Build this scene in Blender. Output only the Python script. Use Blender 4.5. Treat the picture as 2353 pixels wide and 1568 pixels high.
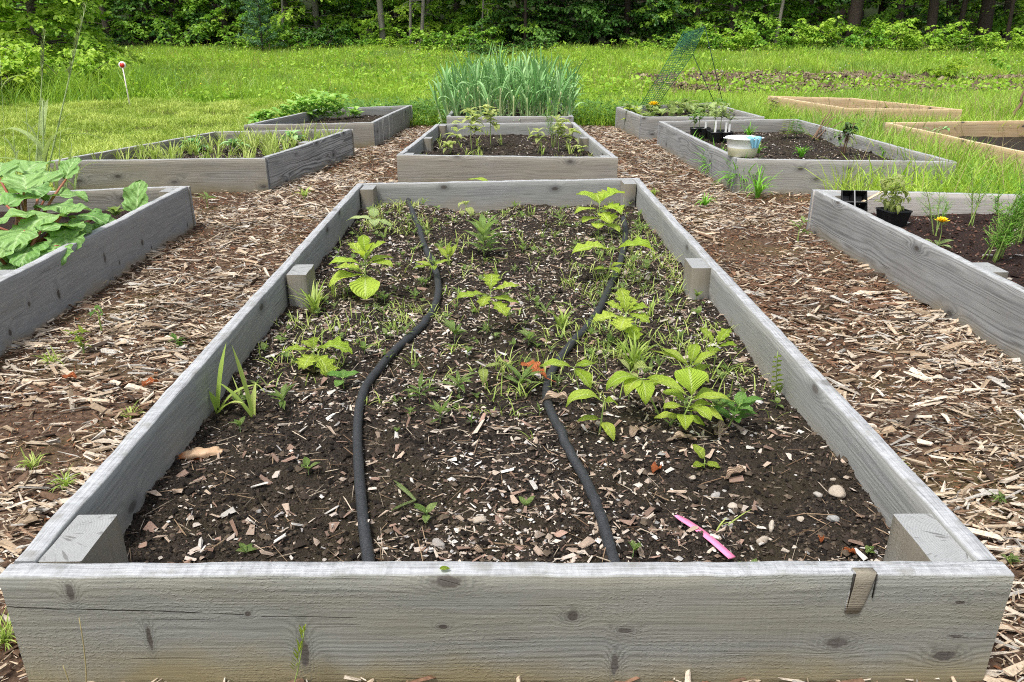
import bpy, math, random
import numpy as np
from mathutils import Vector, Matrix
PI = math.pi
SC = bpy.context.scene
COL = SC.collection
for o in list(bpy.data.objects): bpy.data.objects.remove(o)
# ---------------------------------------------------------------- camera, sky, sun, exposure
CZ, TILT, F = 0.97, math.radians(21.9), 1767.0       # camera height (m), downward tilt, focal length for a frame 2353 wide
cam_data = bpy.data.cameras.new('camera'); cam = bpy.data.objects.new('camera', cam_data); COL.objects.link(cam)
cam.location = (0, 0, CZ); cam.rotation_euler = (PI/2 - TILT, 0, 0)
cam_data.sensor_width = 36; cam_data.lens = 36*F/2353; cam_data.clip_start = .05; cam_data.clip_end = 400
SC.camera = cam
world = bpy.data.worlds.new('World'); SC.world = world; world.use_nodes = True
SUN = Vector((-.30, -.28, .91)).normalized()
wn = world.node_tree; wn.nodes.clear()
sky = wn.nodes.new('ShaderNodeTexSky'); sky.sky_type = 'NISHITA'; sky.sun_disc = False
sky.sun_elevation = math.asin(SUN.z); sky.sun_rotation = math.atan2(SUN.x, SUN.y)
sky.dust_density = 4; sky.ozone_density = .6
hs = wn.nodes.new('ShaderNodeHueSaturation'); hs.inputs['Saturation'].default_value = .42    # thin cloud
bg = wn.nodes.new('ShaderNodeBackground'); bg.inputs['Strength'].default_value = .10
wo = wn.nodes.new('ShaderNodeOutputWorld')
wn.links.new(sky.outputs[0], hs.inputs['Color']); wn.links.new(hs.outputs[0], bg.inputs[0]); wn.links.new(bg.outputs[0], wo.inputs[0])
sl = bpy.data.lights.new('sun', 'SUN'); sl.energy = 1.5; sl.angle = math.radians(10); sl.color = (1, .965, .91)
so = bpy.data.objects.new('sun', sl); COL.objects.link(so); so.rotation_euler = SUN.to_track_quat('Z', 'Y').to_euler(); so.location = (0, 0, 30)
vs = SC.view_settings; vs.view_transform = 'Standard'; vs.look = 'None'; vs.gamma = 1; vs.use_curve_mapping = False; vs.exposure = 1.24
SC.cycles.use_denoising = False; SC.cycles.denoising_prefilter = 'ACCURATE'; SC.cycles.pixel_filter_type = 'BLACKMAN_HARRIS'; SC.cycles.filter_width = 1.05
SC.cycles.max_bounces = 7; SC.cycles.transparent_max_bounces = 8; SC.cycles.diffuse_bounces = 4
# ---------------------------------------------------------------- helpers
CT, ST = math.cos(TILT), math.sin(TILT)
def ray(px, py):
    u, v = (px - 1176.5)/F, (784 - py)/F
    return Vector((u, CT + v*ST, -ST + v*CT))
def P(px, py, z=0.0):                # the place at height z seen in that direction
    d = ray(px, py); t = (z - CZ)/d.z
    return Vector((0, 0, CZ)) + d*t
def PY(px, py, y):                   # the same on the upright plane at distance y
    d = ray(px, py); return Vector((0, 0, CZ)) + d*(y/d.y)
def depth(p): return p[1]*CT + (CZ - p[2])*ST
def XA(px, y, z=.5): return (px - 1176.5)/F*depth((0, y, z))
def tag(o, label, cat=None, group=None, kind=None):
    o['label'] = label
    if cat: o['category'] = cat
    if group: o['group'] = group
    if kind: o['kind'] = kind
    return o
def thing(name, label, cat, loc=(0, 0, 0), rz=0, group=None):
    o = bpy.data.objects.new(name, None); COL.objects.link(o); o.empty_display_size = .1
    o.location = loc; o.rotation_euler = (0, 0, rz)
    return tag(o, label, cat, group)
def dup(root, loc, rz=0, s=1, label=None, name=None):
    r = root.copy(); COL.objects.link(r); r.location = loc; r.rotation_euler = (0, 0, rz); r.scale = (s, s, s)
    if label: r['label'] = label
    for ch in list(root.children):
        c = ch.copy(); COL.objects.link(c); c.parent = r
        for g in ch.children:
            d = g.copy(); COL.objects.link(d); d.parent = c
    return r
class G:                             # collects verts, faces and one colour per vertex
    def __init__(s): s.V, s.Q, s.T, s.C, s.n = [], [], [], [], 0
    def add(s, V, Q=None, T=None, C=None):
        V = np.asarray(V, float).reshape(-1, 3); k = len(V)
        s.V.append(V)
        if Q is not None and len(Q): s.Q.append(np.asarray(Q, int) + s.n)
        if T is not None and len(T): s.T.append(np.asarray(T, int) + s.n)
        if C is None: C = (0, 0, 0, 1)
        C = np.asarray(C, float)
        if C.ndim == 1: C = np.tile(C, (k, 1))
        s.C.append(C); s.n += k; return s
    def mesh(s, name, smooth=True):
        V = np.concatenate(s.V); C = np.concatenate(s.C)
        q = np.concatenate(s.Q) if s.Q else np.zeros((0, 4), int); t = np.concatenate(s.T) if s.T else np.zeros((0, 3), int)
        me = bpy.data.meshes.new(name)
        me.vertices.add(len(V)); me.vertices.foreach_set('co', V.astype('f').ravel())
        li = np.concatenate([q.ravel(), t.ravel()]); me.loops.add(len(li)); me.loops.foreach_set('vertex_index', li.astype('i'))
        ls = np.concatenate([np.arange(len(q))*4, len(q)*4 + np.arange(len(t))*3])
        me.polygons.add(len(ls)); me.polygons.foreach_set('loop_start', ls.astype('i'))
        me.polygons.foreach_set('use_smooth', np.full(len(ls), smooth))
        a = me.attributes.new('Col', 'FLOAT_COLOR', 'POINT'); a.data.foreach_set('color', C.astype('f').ravel())
        me.update(calc_edges=True); me.validate(); return me
    def obj(s, name, mat, parent=None, loc=(0, 0, 0), smooth=True):
        me = s.mesh(name, smooth); me.materials.append(mat)
        return link(name, me, parent, loc)
def link(name, me, parent=None, loc=(0, 0, 0)):
    o = bpy.data.objects.new(name, me); COL.objects.link(o); o.location = loc
    if parent: o.parent = parent
    return o
R = np.random.default_rng(7)
# smooth value noise on arrays
def vn(x, y, seed=0):
    x = np.asarray(x, float); y = np.asarray(y, float); ix, iy = np.floor(x), np.floor(y); fx, fy = x - ix, y - iy
    fx = fx*fx*(3 - 2*fx); fy = fy*fy*(3 - 2*fy)
    def h(a, b):
        v = np.sin(a*127.1 + b*311.7 + seed*74.7)*43758.5453; return v - np.floor(v)
    return (h(ix, iy)*(1 - fx) + h(ix + 1, iy)*fx)*(1 - fy) + (h(ix, iy + 1)*(1 - fx) + h(ix + 1, iy + 1)*fx)*fy
def fbm(x, y, seed=0, o=4):
    s = 0; a = .5
    for i in range(o): s = s + a*vn(x*2**i, y*2**i, seed + i); a *= .5
    return s
def sstep(a, b, x): t = np.clip((np.asarray(x, float) - a)/(b - a), 0, 1); return t*t*(3 - 2*t)
def catmull(pts, n=8):
    p = [np.array(q, float) for q in pts]; p = [2*p[0] - p[1]] + p + [2*p[-1] - p[-2]]; out = []
    for i in range(1, len(p) - 2):
        for k in range(n):
            t = k/n
            out.append(.5*((2*p[i]) + (p[i+1] - p[i-1])*t + (2*p[i-1] - 5*p[i] + 4*p[i+1] - p[i+2])*t*t + (3*p[i] - p[i-1] - 3*p[i+1] + p[i+2])*t**3))
    out.append(p[-2]); return np.array(out)
def tube(g, pts, r, n=6, C=(0, .5, .5, 1), cap=True):
    pts = np.asarray(pts, float); m = len(pts); r = np.broadcast_to(np.asarray(r, float), (m,))
    tg = np.gradient(pts, axis=0); tg /= np.linalg.norm(tg, axis=1)[:, None] + 1e-9
    up = np.where(np.abs(tg[:, 2:3]) > .9, np.array([[1., 0, 0]]), np.array([[0, 0, 1.]]))
    if m > 2 and np.ptp(np.abs(tg[:, 2])) > 0: up = np.tile(np.array([[.31, .17, .93]]) if np.abs(tg[:, 2]).mean() < .7 else np.array([[.95, .3, .05]]), (m, 1))
    a = np.cross(up, tg); a /= np.linalg.norm(a, axis=1)[:, None] + 1e-9; b = np.cross(tg, a)
    th = np.arange(n)*2*PI/n
    V = (pts[:, None, :] + r[:, None, None]*(np.cos(th)[None, :, None]*a[:, None, :] + np.sin(th)[None, :, None]*b[:, None, :])).reshape(-1, 3)
    i, j = np.meshgrid(np.arange(m - 1), np.arange(n), indexing='ij'); i, j = i.ravel(), j.ravel(); k = (j + 1) % n
    Q = np.stack([i*n + j, i*n + k, (i + 1)*n + k, (i + 1)*n + j], 1)
    T = []
    if cap:
        V = np.concatenate([V, pts[:1], pts[-1:]])
        for q in range(n): T += [(q, m*n, (q + 1) % n), ((m-1)*n + q, (m-1)*n + (q + 1) % n, m*n + 1)]
    g.add(V, Q, T, C)
def rotz(V, a): c, s = math.cos(a), math.sin(a); V = np.asarray(V, float); return np.stack([V[:, 0]*c - V[:, 1]*s, V[:, 0]*s + V[:, 1]*c, V[:, 2]], 1)
def rotx(V, a): c, s = math.cos(a), math.sin(a); return np.stack([V[:, 0], V[:, 1]*c - V[:, 2]*s, V[:, 1]*s + V[:, 2]*c], 1)
def box(g, x0, x1, y0, y1, z0, z1, C=None):
    V = [(x0, y0, z0), (x1, y0, z0), (x1, y1, z0), (x0, y1, z0), (x0, y0, z1), (x1, y0, z1), (x1, y1, z1), (x0, y1, z1)]
    g.add(V, [(3, 2, 1, 0), (4, 5, 6, 7), (0, 1, 5, 4), (1, 2, 6, 5), (2, 3, 7, 6), (3, 0, 4, 7)], None, C)
# ---------------------------------------------------------------- materials
class N:
    def __init__(s, name):
        s.m = bpy.data.materials.new(name); s.m.use_nodes = True; s.t = s.m.node_tree; s.t.nodes.clear(); s.out = s.t.nodes.new('ShaderNodeOutputMaterial')
    def n(s, typ, **kw):
        x = s.t.nodes.new(typ)
        for k, v in kw.items():
            if k == 'ins':
                for a, b in v.items():
                    if isinstance(b, bpy.types.NodeSocket): s.t.links.new(b, x.inputs[a])
                    else: x.inputs[a].default_value = b
            else: setattr(x, k, v)
        return x
    def math(s, op, a, b=0.0, c=None, clamp=False):
        x = s.n('ShaderNodeMath', operation=op, use_clamp=clamp)
        for i, v in enumerate((a, b) if c is None else (a, b, c)):
            if isinstance(v, bpy.types.NodeSocket): s.t.links.new(v, x.inputs[i])
            else: x.inputs[i].default_value = v
        return x.outputs[0]
    def mix(s, f, a, b, mode='MIX'):
        x = s.n('ShaderNodeMix', data_type='RGBA', blend_type=mode)
        for i, v in ((0, f), (6, a), (7, b)):
            if isinstance(v, bpy.types.NodeSocket): s.t.links.new(v, x.inputs[i])
            else: x.inputs[i].default_value = v if i == 0 else ((*v, 1) if len(v) == 3 else v)
        return x.outputs[2]
    def ramp(s, f, stops, interp='LINEAR'):
        x = s.n('ShaderNodeValToRGB'); x.color_ramp.interpolation = interp; e = x.color_ramp.elements
        while len(e) < len(stops): e.new(.5)
        for k, (p, c) in zip(e, stops): k.position = p; k.color = (c, c, c, 1) if isinstance(c, (int, float)) else (*c, 1)
        s.t.links.new(f, x.inputs[0]); return x.outputs[0]
    def step(s, f, a, b):
        x = s.n('ShaderNodeMapRange', interpolation_type='SMOOTHSTEP'); s.t.links.new(f, x.inputs[0]); x.inputs[1].default_value = a; x.inputs[2].default_value = b
        return x.outputs[0]
    def noise(s, v, scale, detail=4, rough=.55, d=0):
        x = s.n('ShaderNodeTexNoise', ins={'Scale': scale, 'Detail': detail, 'Roughness': rough, 'Distortion': d})
        if v is not None: s.t.links.new(v, x.inputs['Vector'])
        return x.outputs[0]
    def vec(s, x, y, z):
        c = s.n('ShaderNodeCombineXYZ')
        for i, v in enumerate((x, y, z)):
            if isinstance(v, bpy.types.NodeSocket): s.t.links.new(v, c.inputs[i])
            else: c.inputs[i].default_value = v
        return c.outputs[0]
    def sep(s, v): x = s.n('ShaderNodeSeparateXYZ'); s.t.links.new(v, x.inputs[0]); return x.outputs
    def attr(s, name='Col'): return s.n('ShaderNodeAttribute', attribute_name=name).outputs['Color']
    def obj(s): return s.n('ShaderNodeTexCoord').outputs['Object']
    def pos(s): return s.n('ShaderNodeNewGeometry').outputs['Position']
    def bump(s, h, dist, strength=1): return s.n('ShaderNodeBump', ins={'Height': h, 'Distance': dist, 'Strength': strength}).outputs[0]
    def bsdf(s, col, rough=.8, spec=.25, nrm=None, trans=None, tcol=None, **kw):
        b = s.n('ShaderNodeBsdfPrincipled')
        for k, v in (('Base Color', col), ('Roughness', rough), ('Specular IOR Level', spec), ('Normal', nrm), *kw.items()):
            if v is None: continue
            if isinstance(v, bpy.types.NodeSocket): s.t.links.new(v, b.inputs[k])
            else: b.inputs[k].default_value = (*v, 1) if isinstance(v, tuple) and len(v) == 3 and k != 'Normal' else v
        o = b.outputs[0]
        if trans:
            tr = s.n('ShaderNodeBsdfTranslucent'); c = tcol if tcol is not None else col
            if isinstance(c, bpy.types.NodeSocket): s.t.links.new(c, tr.inputs[0])
            else: tr.inputs[0].default_value = (*c, 1)
            mx = s.n('ShaderNodeMixShader'); mx.inputs[0].default_value = trans
            s.t.links.new(o, mx.inputs[1]); s.t.links.new(tr.outputs[0], mx.inputs[2]); o = mx.outputs[0]
        s.t.links.new(o, s.out.inputs[0]); return s.m
def plain(name, col, rough=.6, spec=.3, bump=0, scale=200, var=.15, **kw):
    n = N(name); f = n.noise(n.obj(), scale, 3); c = n.mix(n.ramp(f, [(.3, 0.), (.7, 1.)]), tuple(x*(1 - var) for x in col), tuple(min(1, x*(1 + var)) for x in col))
    return n.bsdf(c, rough, spec, n.bump(f, bump) if bump else None, **kw)
def leafy(name, c1, c2, vein=None, trans=.35, rough=.5, tc=None, patch=None, spec=.3, vk=9, crinkle=.0025, patch3=None):
    """Col.r = along the leaf, Col.g = across (.5 is the midrib), Col.b = random per leaf."""
    n = N(name); r, g, b = n.sep(n.attr())
    rnd = n.n('ShaderNodeObjectInfo').outputs['Random']
    f = n.math('ADD', b, n.math('MULTIPLY', n.math('SUBTRACT', rnd, .5), .35), clamp=True)
    if patch: f = n.math('ADD', f, n.math('MULTIPLY', n.math('SUBTRACT', n.noise(n.pos(), patch, 2), .5), 1.6), clamp=True)
    c = n.mix(f, c1, c2); nrm = None
    if patch3: c = n.mix(n.math('MULTIPLY', n.ramp(n.noise(n.pos(), .45, 4, .6), [(.50, 0.), (.64, 1.)]), .75), c, n.mix(f, patch3, tuple(k*2.0 for k in patch3))); c = n.mix(n.math('MULTIPLY', n.ramp(n.noise(n.pos(), 1.7, 3), [(.56, 0.), (.70, 1.)]), .5), c, (.50, .50, .13))
    if vein:
        a = n.math('ABSOLUTE', n.math('SUBTRACT', g, .5))
        mid = n.math('SUBTRACT', 1, n.step(a, .015, .06))
        sv = n.math('SINE', n.math('MULTIPLY', n.math('SUBTRACT', r, n.math('MULTIPLY', a, .9)), vk*2*PI))
        c = n.mix(n.math('MULTIPLY', n.math('ADD', sv, 1), .035), c, (c1[0]*.45, c1[1]*.5, c1[2]*.4)); c = n.mix(n.math('MULTIPLY', mid, .6), c, vein)
        nrm = n.bump(n.math('ADD', n.math('MULTIPLY', sv, .5), n.noise(n.obj(), 60 if crinkle < .004 else 38, 3)), crinkle)
    return n.bsdf(c, rough, spec, nrm, trans, n.mix(.5, c, tc) if tc else c)
def colmat(name, rough=.85, spec=.2, scale=300, bump=.0006, amt=.35):
    n = N(name); c = n.attr(); f = n.noise(n.pos(), scale, 3)
    c = n.mix(1, c, n.ramp(f, [(.25, 1 - amt), (.75, 1 + amt*.3)]), 'MULTIPLY')
    return n.bsdf(c, rough, spec, n.bump(f, bump))
def wood(name, light=(.40, .395, .385), dark=(.19, .185, .18), tan=(.36, .29, .20), tanamt=.3, knots=None, top=(.40, .415, .42), freq=70, ringamt=.5, blotch=.5, rough_patch=.5, streakv=0, low=(.29, .25, .18), lowz=.05, drips=0, post=False, checks=()):
    """Weathered board, grain along local x, z is up the face."""
    n = N(name); x, y, z = n.sep(n.obj()); rnd = n.n('ShaderNodeObjectInfo').outputs['Random']
    ox = n.math('ADD', x, n.math('MULTIPLY', rnd, 61.0)); p = n.vec(ox, y, z)
    def sc(a, b, c): return n.vec(n.math('MULTIPLY', ox, a), n.math('MULTIPLY', y, b), n.math('MULTIPLY', z, c))
    w1 = n.noise(sc(1.3, 4, 4), 1, 2, .5); bulge = 0.0
    if knots is None:
        v = n.n('ShaderNodeTexVoronoi', voronoi_dimensions='2D', ins={'Scale': 1.0, 'Randomness': .9}); n.t.links.new(n.vec(n.math('MULTIPLY', ox, 3.2), n.math('MULTIPLY', n.math('ADD', z, n.math('MULTIPLY', y, .6)), 6), 0), v.inputs['Vector'])
        on = n.math('GREATER_THAN', n.sep(v.outputs['Color'])[0], .55); d = n.math('MULTIPLY', v.outputs['Distance'], 1/3.6)
        d = n.math('ADD', d, n.math('MULTIPLY', n.math('SUBTRACT', 1, on), 9)); km = n.math('SUBTRACT', 1, n.step(d, .010, .02)); halo = n.math('SUBTRACT', 1, n.step(d, .01, .055))
        bulge = n.math('MULTIPLY', n.math('EXPONENT', n.math('MULTIPLY', n.math('MULTIPLY', d, d), -500)), 3.2)
    else:
        km, halo = 0.0, 0.0
        for kx, kz, rx, rz in knots:
            a = n.math('DIVIDE', n.math('SUBTRACT', x, kx), rx); b = n.math('DIVIDE', n.math('SUBTRACT', z, kz), rz)
            d = n.math('ADD', n.math('SQRT', n.math('ADD', n.math('MULTIPLY', a, a), n.math('MULTIPLY', b, b))), n.math('MULTIPLY', n.math('SUBTRACT', n.noise(n.obj(), 90, 2), .5), .9))
            km = n.math('MAXIMUM', km, n.math('SUBTRACT', 1, n.step(d, .7, 1.25))); hk = n.math('SUBTRACT', 1, n.step(d, .9, 3.4)); halo = n.math('MAXIMUM', halo, n.math('MULTIPLY', hk, n.math('ADD', .35, n.math('MULTIPLY', n.math('SINE', n.math('MULTIPLY', d, 11)), .35))))
            bulge = n.math('ADD', bulge, n.math('MULTIPLY', n.math('EXPONENT', n.math('MULTIPLY', n.math('MULTIPLY', d, d), -.22)), 3.0 if rx < .03 else 1.2))
    ph = n.math('ADD', n.math('ADD', n.math('MULTIPLY', n.math('ADD', z, n.math('MULTIPLY', y, .7)), freq), n.math('ADD', n.math('MULTIPLY', w1, 7), n.math('MULTIPLY', n.noise(sc(.5, 20, 22), 1, 2, .5), 5))), bulge)
    ring = n.math('ADD', n.math('MULTIPLY', n.math('SINE', n.math('MULTIPLY', ph, 2*PI)), .5), .5); ring = n.math('ADD', .5, n.math('MULTIPLY', n.math('SUBTRACT', n.math('POWER', ring, .6), .62), n.ramp(n.noise(sc(1.1, 5, 9), 1, 3, .6), [(.34, .12), (.62, 1.15)])))
    st = n.noise(sc(9, 260, 260), 1, 4, .65); fine = n.noise(p, 420, 2, .6); low1 = n.noise(sc(2.2, 9, 9), 1, 3, .55); big = n.noise(sc(1.1, 3.5, 5), 1, 4, .6)
    f = n.math('ADD', n.math('MULTIPLY', st, 1 - ringamt), n.math('MULTIPLY', ring, ringamt))
    c = n.mix(n.ramp(f, [(.22, 0.), (.78, 1.)]), dark, light)
    c = n.mix(n.math('MULTIPLY', n.ramp(low1, [(.4, 0.), (.68, 1.)]), tanamt), c, n.mix(st, tuple(k*.7 for k in tan), tan))
    c = n.mix(n.math('MULTIPLY', n.ramp(big, [(.5, 0.), (.72, 1.)]), blotch), c, dark)
    crack = n.math('MULTIPLY', n.ramp(n.noise(sc(3.2, 120, 150), 1, 2, .5), [(.70, 0.), (.76, 1.)]), .55)
    c = n.mix(crack, c, (.06, .055, .05))
    for x0, z0, x1, z1, cw in checks:
        wob = n.math('MULTIPLY', n.math('SUBTRACT', n.noise(sc(14, 14, 14), 1, 3), .5), .007); lz = n.math('ABSOLUTE', n.math('SUBTRACT', n.math('SUBTRACT', z, n.math('ADD', z0, n.math('MULTIPLY', n.math('SUBTRACT', x, x0), (z1 - z0)/(x1 - x0)))), wob))
        inr = n.math('MULTIPLY', n.math('MULTIPLY', n.math('GREATER_THAN', x, x0), n.math('LESS_THAN', x, x1)), n.ramp(n.noise(sc(9, 0, 0), 1, 2), [(.38, 0.), (.5, 1.)]))
        ck = n.math('MULTIPLY', inr, n.math('SUBTRACT', 1, n.step(lz, cw*.3, cw))); crack = n.math('MAXIMUM', crack, n.math('MULTIPLY', ck, .95)); c = n.mix(n.math('MULTIPLY', ck, .95), c, (.03, .027, .024))
    dirt = n.math('MULTIPLY', n.math('SUBTRACT', 1, n.step(n.math('ADD', x if post else z, n.math('MULTIPLY', n.math('SUBTRACT', n.noise(sc(6, 6, 6), 1, 3), .5), .12)), lowz*.3, lowz*1.7)), .8)
    c = n.mix(dirt, c, n.mix(fine, tuple(k*.6 for k in low), low))
    if drips:
        dr = n.math('MULTIPLY', n.ramp(n.noise(sc(26, 0, .8), 1, 2), [(.60, 0.), (.66, 1.)]), drips); c = n.mix(dr, c, (.62, .6, .58))
    c = n.mix(n.math('MULTIPLY', halo, .75), c, tuple(k*.75 for k in dark)); c = n.mix(km, c, n.mix(fine, (.035, .03, .026), (.12, .105, .09)))
    nz = n.n('ShaderNodeVectorTransform', vector_type='NORMAL', convert_from='WORLD', convert_to='OBJECT'); n.t.links.new(n.n('ShaderNodeNewGeometry').outputs['True Normal'], nz.inputs[0])
    nx_, ny_, nz_ = n.sep(nz.outputs[0])
    tf = n.math('MULTIPLY', n.step(nz_, .5, .9), 0.0 if post else 1.0)                                             # sun-bleached upper edge with saw marks
    saw = n.noise(sc(95, 22, 1), 1, 3, .6, .6)
    tc = n.mix(n.ramp(n.math('ADD', n.math('MULTIPLY', saw, .35), n.math('MULTIPLY', n.noise(sc(10, 260, 1), 1, 4, .65), .65)), [(.36, 0.), (.58, 1.)]), tuple(k*.5 for k in top), top)
    tc = n.mix(n.math('MULTIPLY', n.ramp(n.noise(p, 28, 4), [(.52, 0.), (.70, 1.)]), .6), tc, (.20, .195, .175))
    c = n.mix(n.math('MULTIPLY', tf, n.math('SUBTRACT', 1, n.math('MULTIPLY', km, .6))), c, tc)
    # end grain
    ef = n.step(n.math('ABSOLUTE', nx_), .6, .9)
    dy, dz = n.math('ADD', y, .02), n.math('SUBTRACT', z, .05); rr = n.math('SQRT', n.math('ADD', n.math('MULTIPLY', dy, dy), n.math('MULTIPLY', dz, dz)))
    er = n.math('SINE', n.math('ADD', n.math('MULTIPLY', rr, 1500), n.math('MULTIPLY', n.noise(p, 20, 2), 6)))
    ang = n.math('ARCTAN2', dz, dy); rad = n.math('MULTIPLY', n.ramp(n.noise(n.vec(n.math('MULTIPLY', ang, 5), n.math('MULTIPLY', rr, 9), rnd), 1.5, 3, .6), [(.57, 0.), (.62, 1.)]), n.ramp(n.noise(p, 35, 2), [(.42, 0.), (.56, 1.)]))
    ec = n.mix(n.math('ADD', n.math('MULTIPLY', er, .18), .5), tuple(k*.5 for k in top), tuple(k*.95 for k in top)); ec = n.mix(n.math('MULTIPLY', rad, .85), ec, (.07, .07, .07)); ec = n.mix(n.math('MULTIPLY', n.noise(p, 60, 3), .5), ec, (.2, .2, .19))
    c = n.mix(ef, c, ec); vs_ = n.noise(sc(230, 40, 7), 1, 2); c = n.mix(n.math('MULTIPLY', n.ramp(n.noise(sc(3, 3, 5), 1, 2), [(.45, 0.), (.65, 1.)]), .13), c, n.mix(vs_, (.05, .05, .05), (.6, .6, .57)))
    fuzz = n.math('MULTIPLY', n.ramp(n.noise(sc(150, 220, 240), 1, 2, .6, .2), [(.5, 0.), (.72, 1.)]), n.math('MULTIPLY', n.ramp(n.noise(sc(2.5, 5, 6), 1, 3), [(.42, 0.), (.6, 1.)]), rough_patch*1.0))
    h = n.math('ADD', n.math('ADD', n.math('MULTIPLY', st, .7), n.math('MULTIPLY', ring, ringamt*.6)), n.math('ADD', n.math('MULTIPLY', fine, .4), fuzz)); h = n.math('SUBTRACT', h, n.math('ADD', n.math('MULTIPLY', crack, 1.5), n.math('MULTIPLY', km, .5)))
    return n.bsdf(c, .82, .22, n.bump(h, .0011, .9))
# ---------------------------------------------------------------- terrain
def gz(x, y):                        # height of the field: level at the beds, rising to the wood
    x, y = np.asarray(x, float), np.asarray(y, float)
    h = np.where(y > 12, (y - 12)*.033, 0.0) + np.where(y > 34, (y - 34)**1.5*.05, 0.0)
    return h + sstep(9, 14, y)*.10*(fbm(x*.35, y*.35, 3) - .5)
n = N('turf_soil'); f = n.noise(n.pos(), .6, 5); f2 = n.noise(n.pos(), 14, 4)
px_, py_, pz_ = n.sep(n.pos())
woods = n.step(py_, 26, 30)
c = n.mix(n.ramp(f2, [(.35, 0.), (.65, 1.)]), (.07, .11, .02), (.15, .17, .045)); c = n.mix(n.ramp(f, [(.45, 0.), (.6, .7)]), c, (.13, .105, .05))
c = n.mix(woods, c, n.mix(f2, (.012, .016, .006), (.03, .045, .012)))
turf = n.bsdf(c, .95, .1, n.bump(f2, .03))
def sheet(xs, ys, zf, C=None):
    g = G(); X, Y = np.meshgrid(xs, ys); Z = zf(X, Y); nx, ny = len(xs), len(ys)
    i, j = np.meshgrid(np.arange(ny - 1), np.arange(nx - 1), indexing='ij'); a = (i*nx + j).ravel()
    g.add(np.stack([X.ravel(), Y.ravel(), Z.ravel()], 1), np.stack([a, a + 1, a + nx + 1, a + nx], 1), None, C); return g
ys = np.concatenate([np.arange(-3, 30, .3), np.arange(30, 121, 3)]); xs = np.concatenate([np.arange(-90, -20, 5), np.arange(-20, 20.1, .3), np.arange(25, 95, 5)])
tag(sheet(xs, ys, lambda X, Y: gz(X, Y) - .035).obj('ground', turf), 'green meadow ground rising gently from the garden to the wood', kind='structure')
n = N('path_soil'); f = n.noise(n.pos(), 3, 4); f2 = n.noise(n.pos(), 60, 4)
c = n.mix(n.ramp(f2, [(.3, 0.), (.7, 1.)]), (.030, .018, .012), (.14, .09, .06)); c = n.mix(n.ramp(f, [(.5, 0.), (.68, .55)]), c, (.10, .085, .03))
path_m = n.bsdf(c, .95, .15, n.bump(f2, .012))
def pz(x, y): return .012*(fbm(np.asarray(x)*4, np.asarray(y)*4, 11) - .5)*2 + .004
tag(sheet(np.arange(-2.3, 2.31, .035), np.arange(-.2, 8.75, .035), pz).obj('path', path_m), 'trodden mulch path between the raised beds', kind='structure')
# ---------------------------------------------------------------- raised beds
RZ = .22
W_front = None
def board_geo(L, h, t, seed, bow=.004, wob=.0022, top_wob=.0015):
    nz = 9; ch = .0022
    zs = np.linspace(ch, h - ch, nz); loop = [(ch, 0)] + [(0 + 0, 0)]
    prof = [(0, z) for z in zs] + [(ch, h)] + [(t*.5, h)] + [(t - ch, h)] + [(t, z) for z in zs[::-1]] + [(t - ch, 0), (ch, 0)]
    prof = np.array(prof); m = len(prof); k = max(8, int(L/.03)); xs = np.linspace(0, L, k)
    V = np.zeros((k, m, 3)); V[:, :, 0] = xs[:, None]; V[:, :, 1] = prof[None, :, 0]; V[:, :, 2] = prof[None, :, 1]
    ph = R.uniform(0, 9); b = bow*np.sin(xs/L*PI*1.0 + .2)*R.choice([-1, 1]) + wob*(vn(xs*7 + ph, xs*0, seed) - .5)*2
    V[:, :, 1] += b[:, None]
    tw = top_wob*(vn(xs*5 + ph, xs*0 + 3, seed + 5) - .5)*2 + .0012*(vn(xs*40, xs*0, seed + 2) - .5)*2
    V[:, :, 2] += tw[:, None]*(prof[None, :, 1]/h)
    V[:, :, 1] += .0012*(vn(V[:, :, 0]*25, V[:, :, 2]*25 + V[:, :, 1]*90, seed + 8) - .5)*2
    i, j = np.meshgrid(np.arange(k - 1), np.arange(m), indexing='ij'); i, j = i.ravel(), j.ravel(); j2 = (j + 1) % m
    Q = np.stack([i*m + j, i*m + j2, (i + 1)*m + j2, (i + 1)*m + j], 1)
    V2 = V.reshape(-1, 3); Q = Q[:, ::-1]
    c0, c1 = V[0].mean(0), V[-1].mean(0); nn = len(V2)
    e0, e1 = V[0].copy(), V[-1].copy(); g = G(); g.add(V2, Q)
    g.add(np.concatenate([e0, [c0]]), None, [(q, (q + 1) % m, m) for q in range(m)])
    g.add(np.concatenate([e1, [c1]]), None, [((q + 1) % m, q, m) for q in range(m)])
    return g
def add_board(root, a, b, z0, h, t, mat, seed, name='board', bow=.004):
    a, b = Vector(a), Vector(b); d = (b - a); L = d.length
    o = board_geo(L, h, t, seed, bow).obj(name, mat, root, (a.x - root.location.x, a.y - root.location.y, z0 - root.location.z))
    o.rotation_euler = (0, 0, math.atan2(d.y, d.x)); return o
def add_post(root, c, ang, wx, wy, z0, h, mat, seed):
    g = board_geo(h, wx, wy, seed, .0, .001, .0015); V = g
    o = g.obj('post', mat, root, (c[0] - root.location.x, c[1] - root.location.y, z0 - root.location.z))
    o.rotation_euler = (Matrix.Rotation(ang, 3, 'Z') @ Matrix(((0, 0, -1), (0, 1, 0), (1, 0, 0)))).to_euler()   # local x points up, local z to -x, local y inward
    return o
BEDS = {}
POST_M = wood('post_wood', (.37, .37, .355), (.17, .17, .16), (.29, .275, .23), .25, post=True, lowz=.08, ringamt=.25, freq=50)
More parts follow.
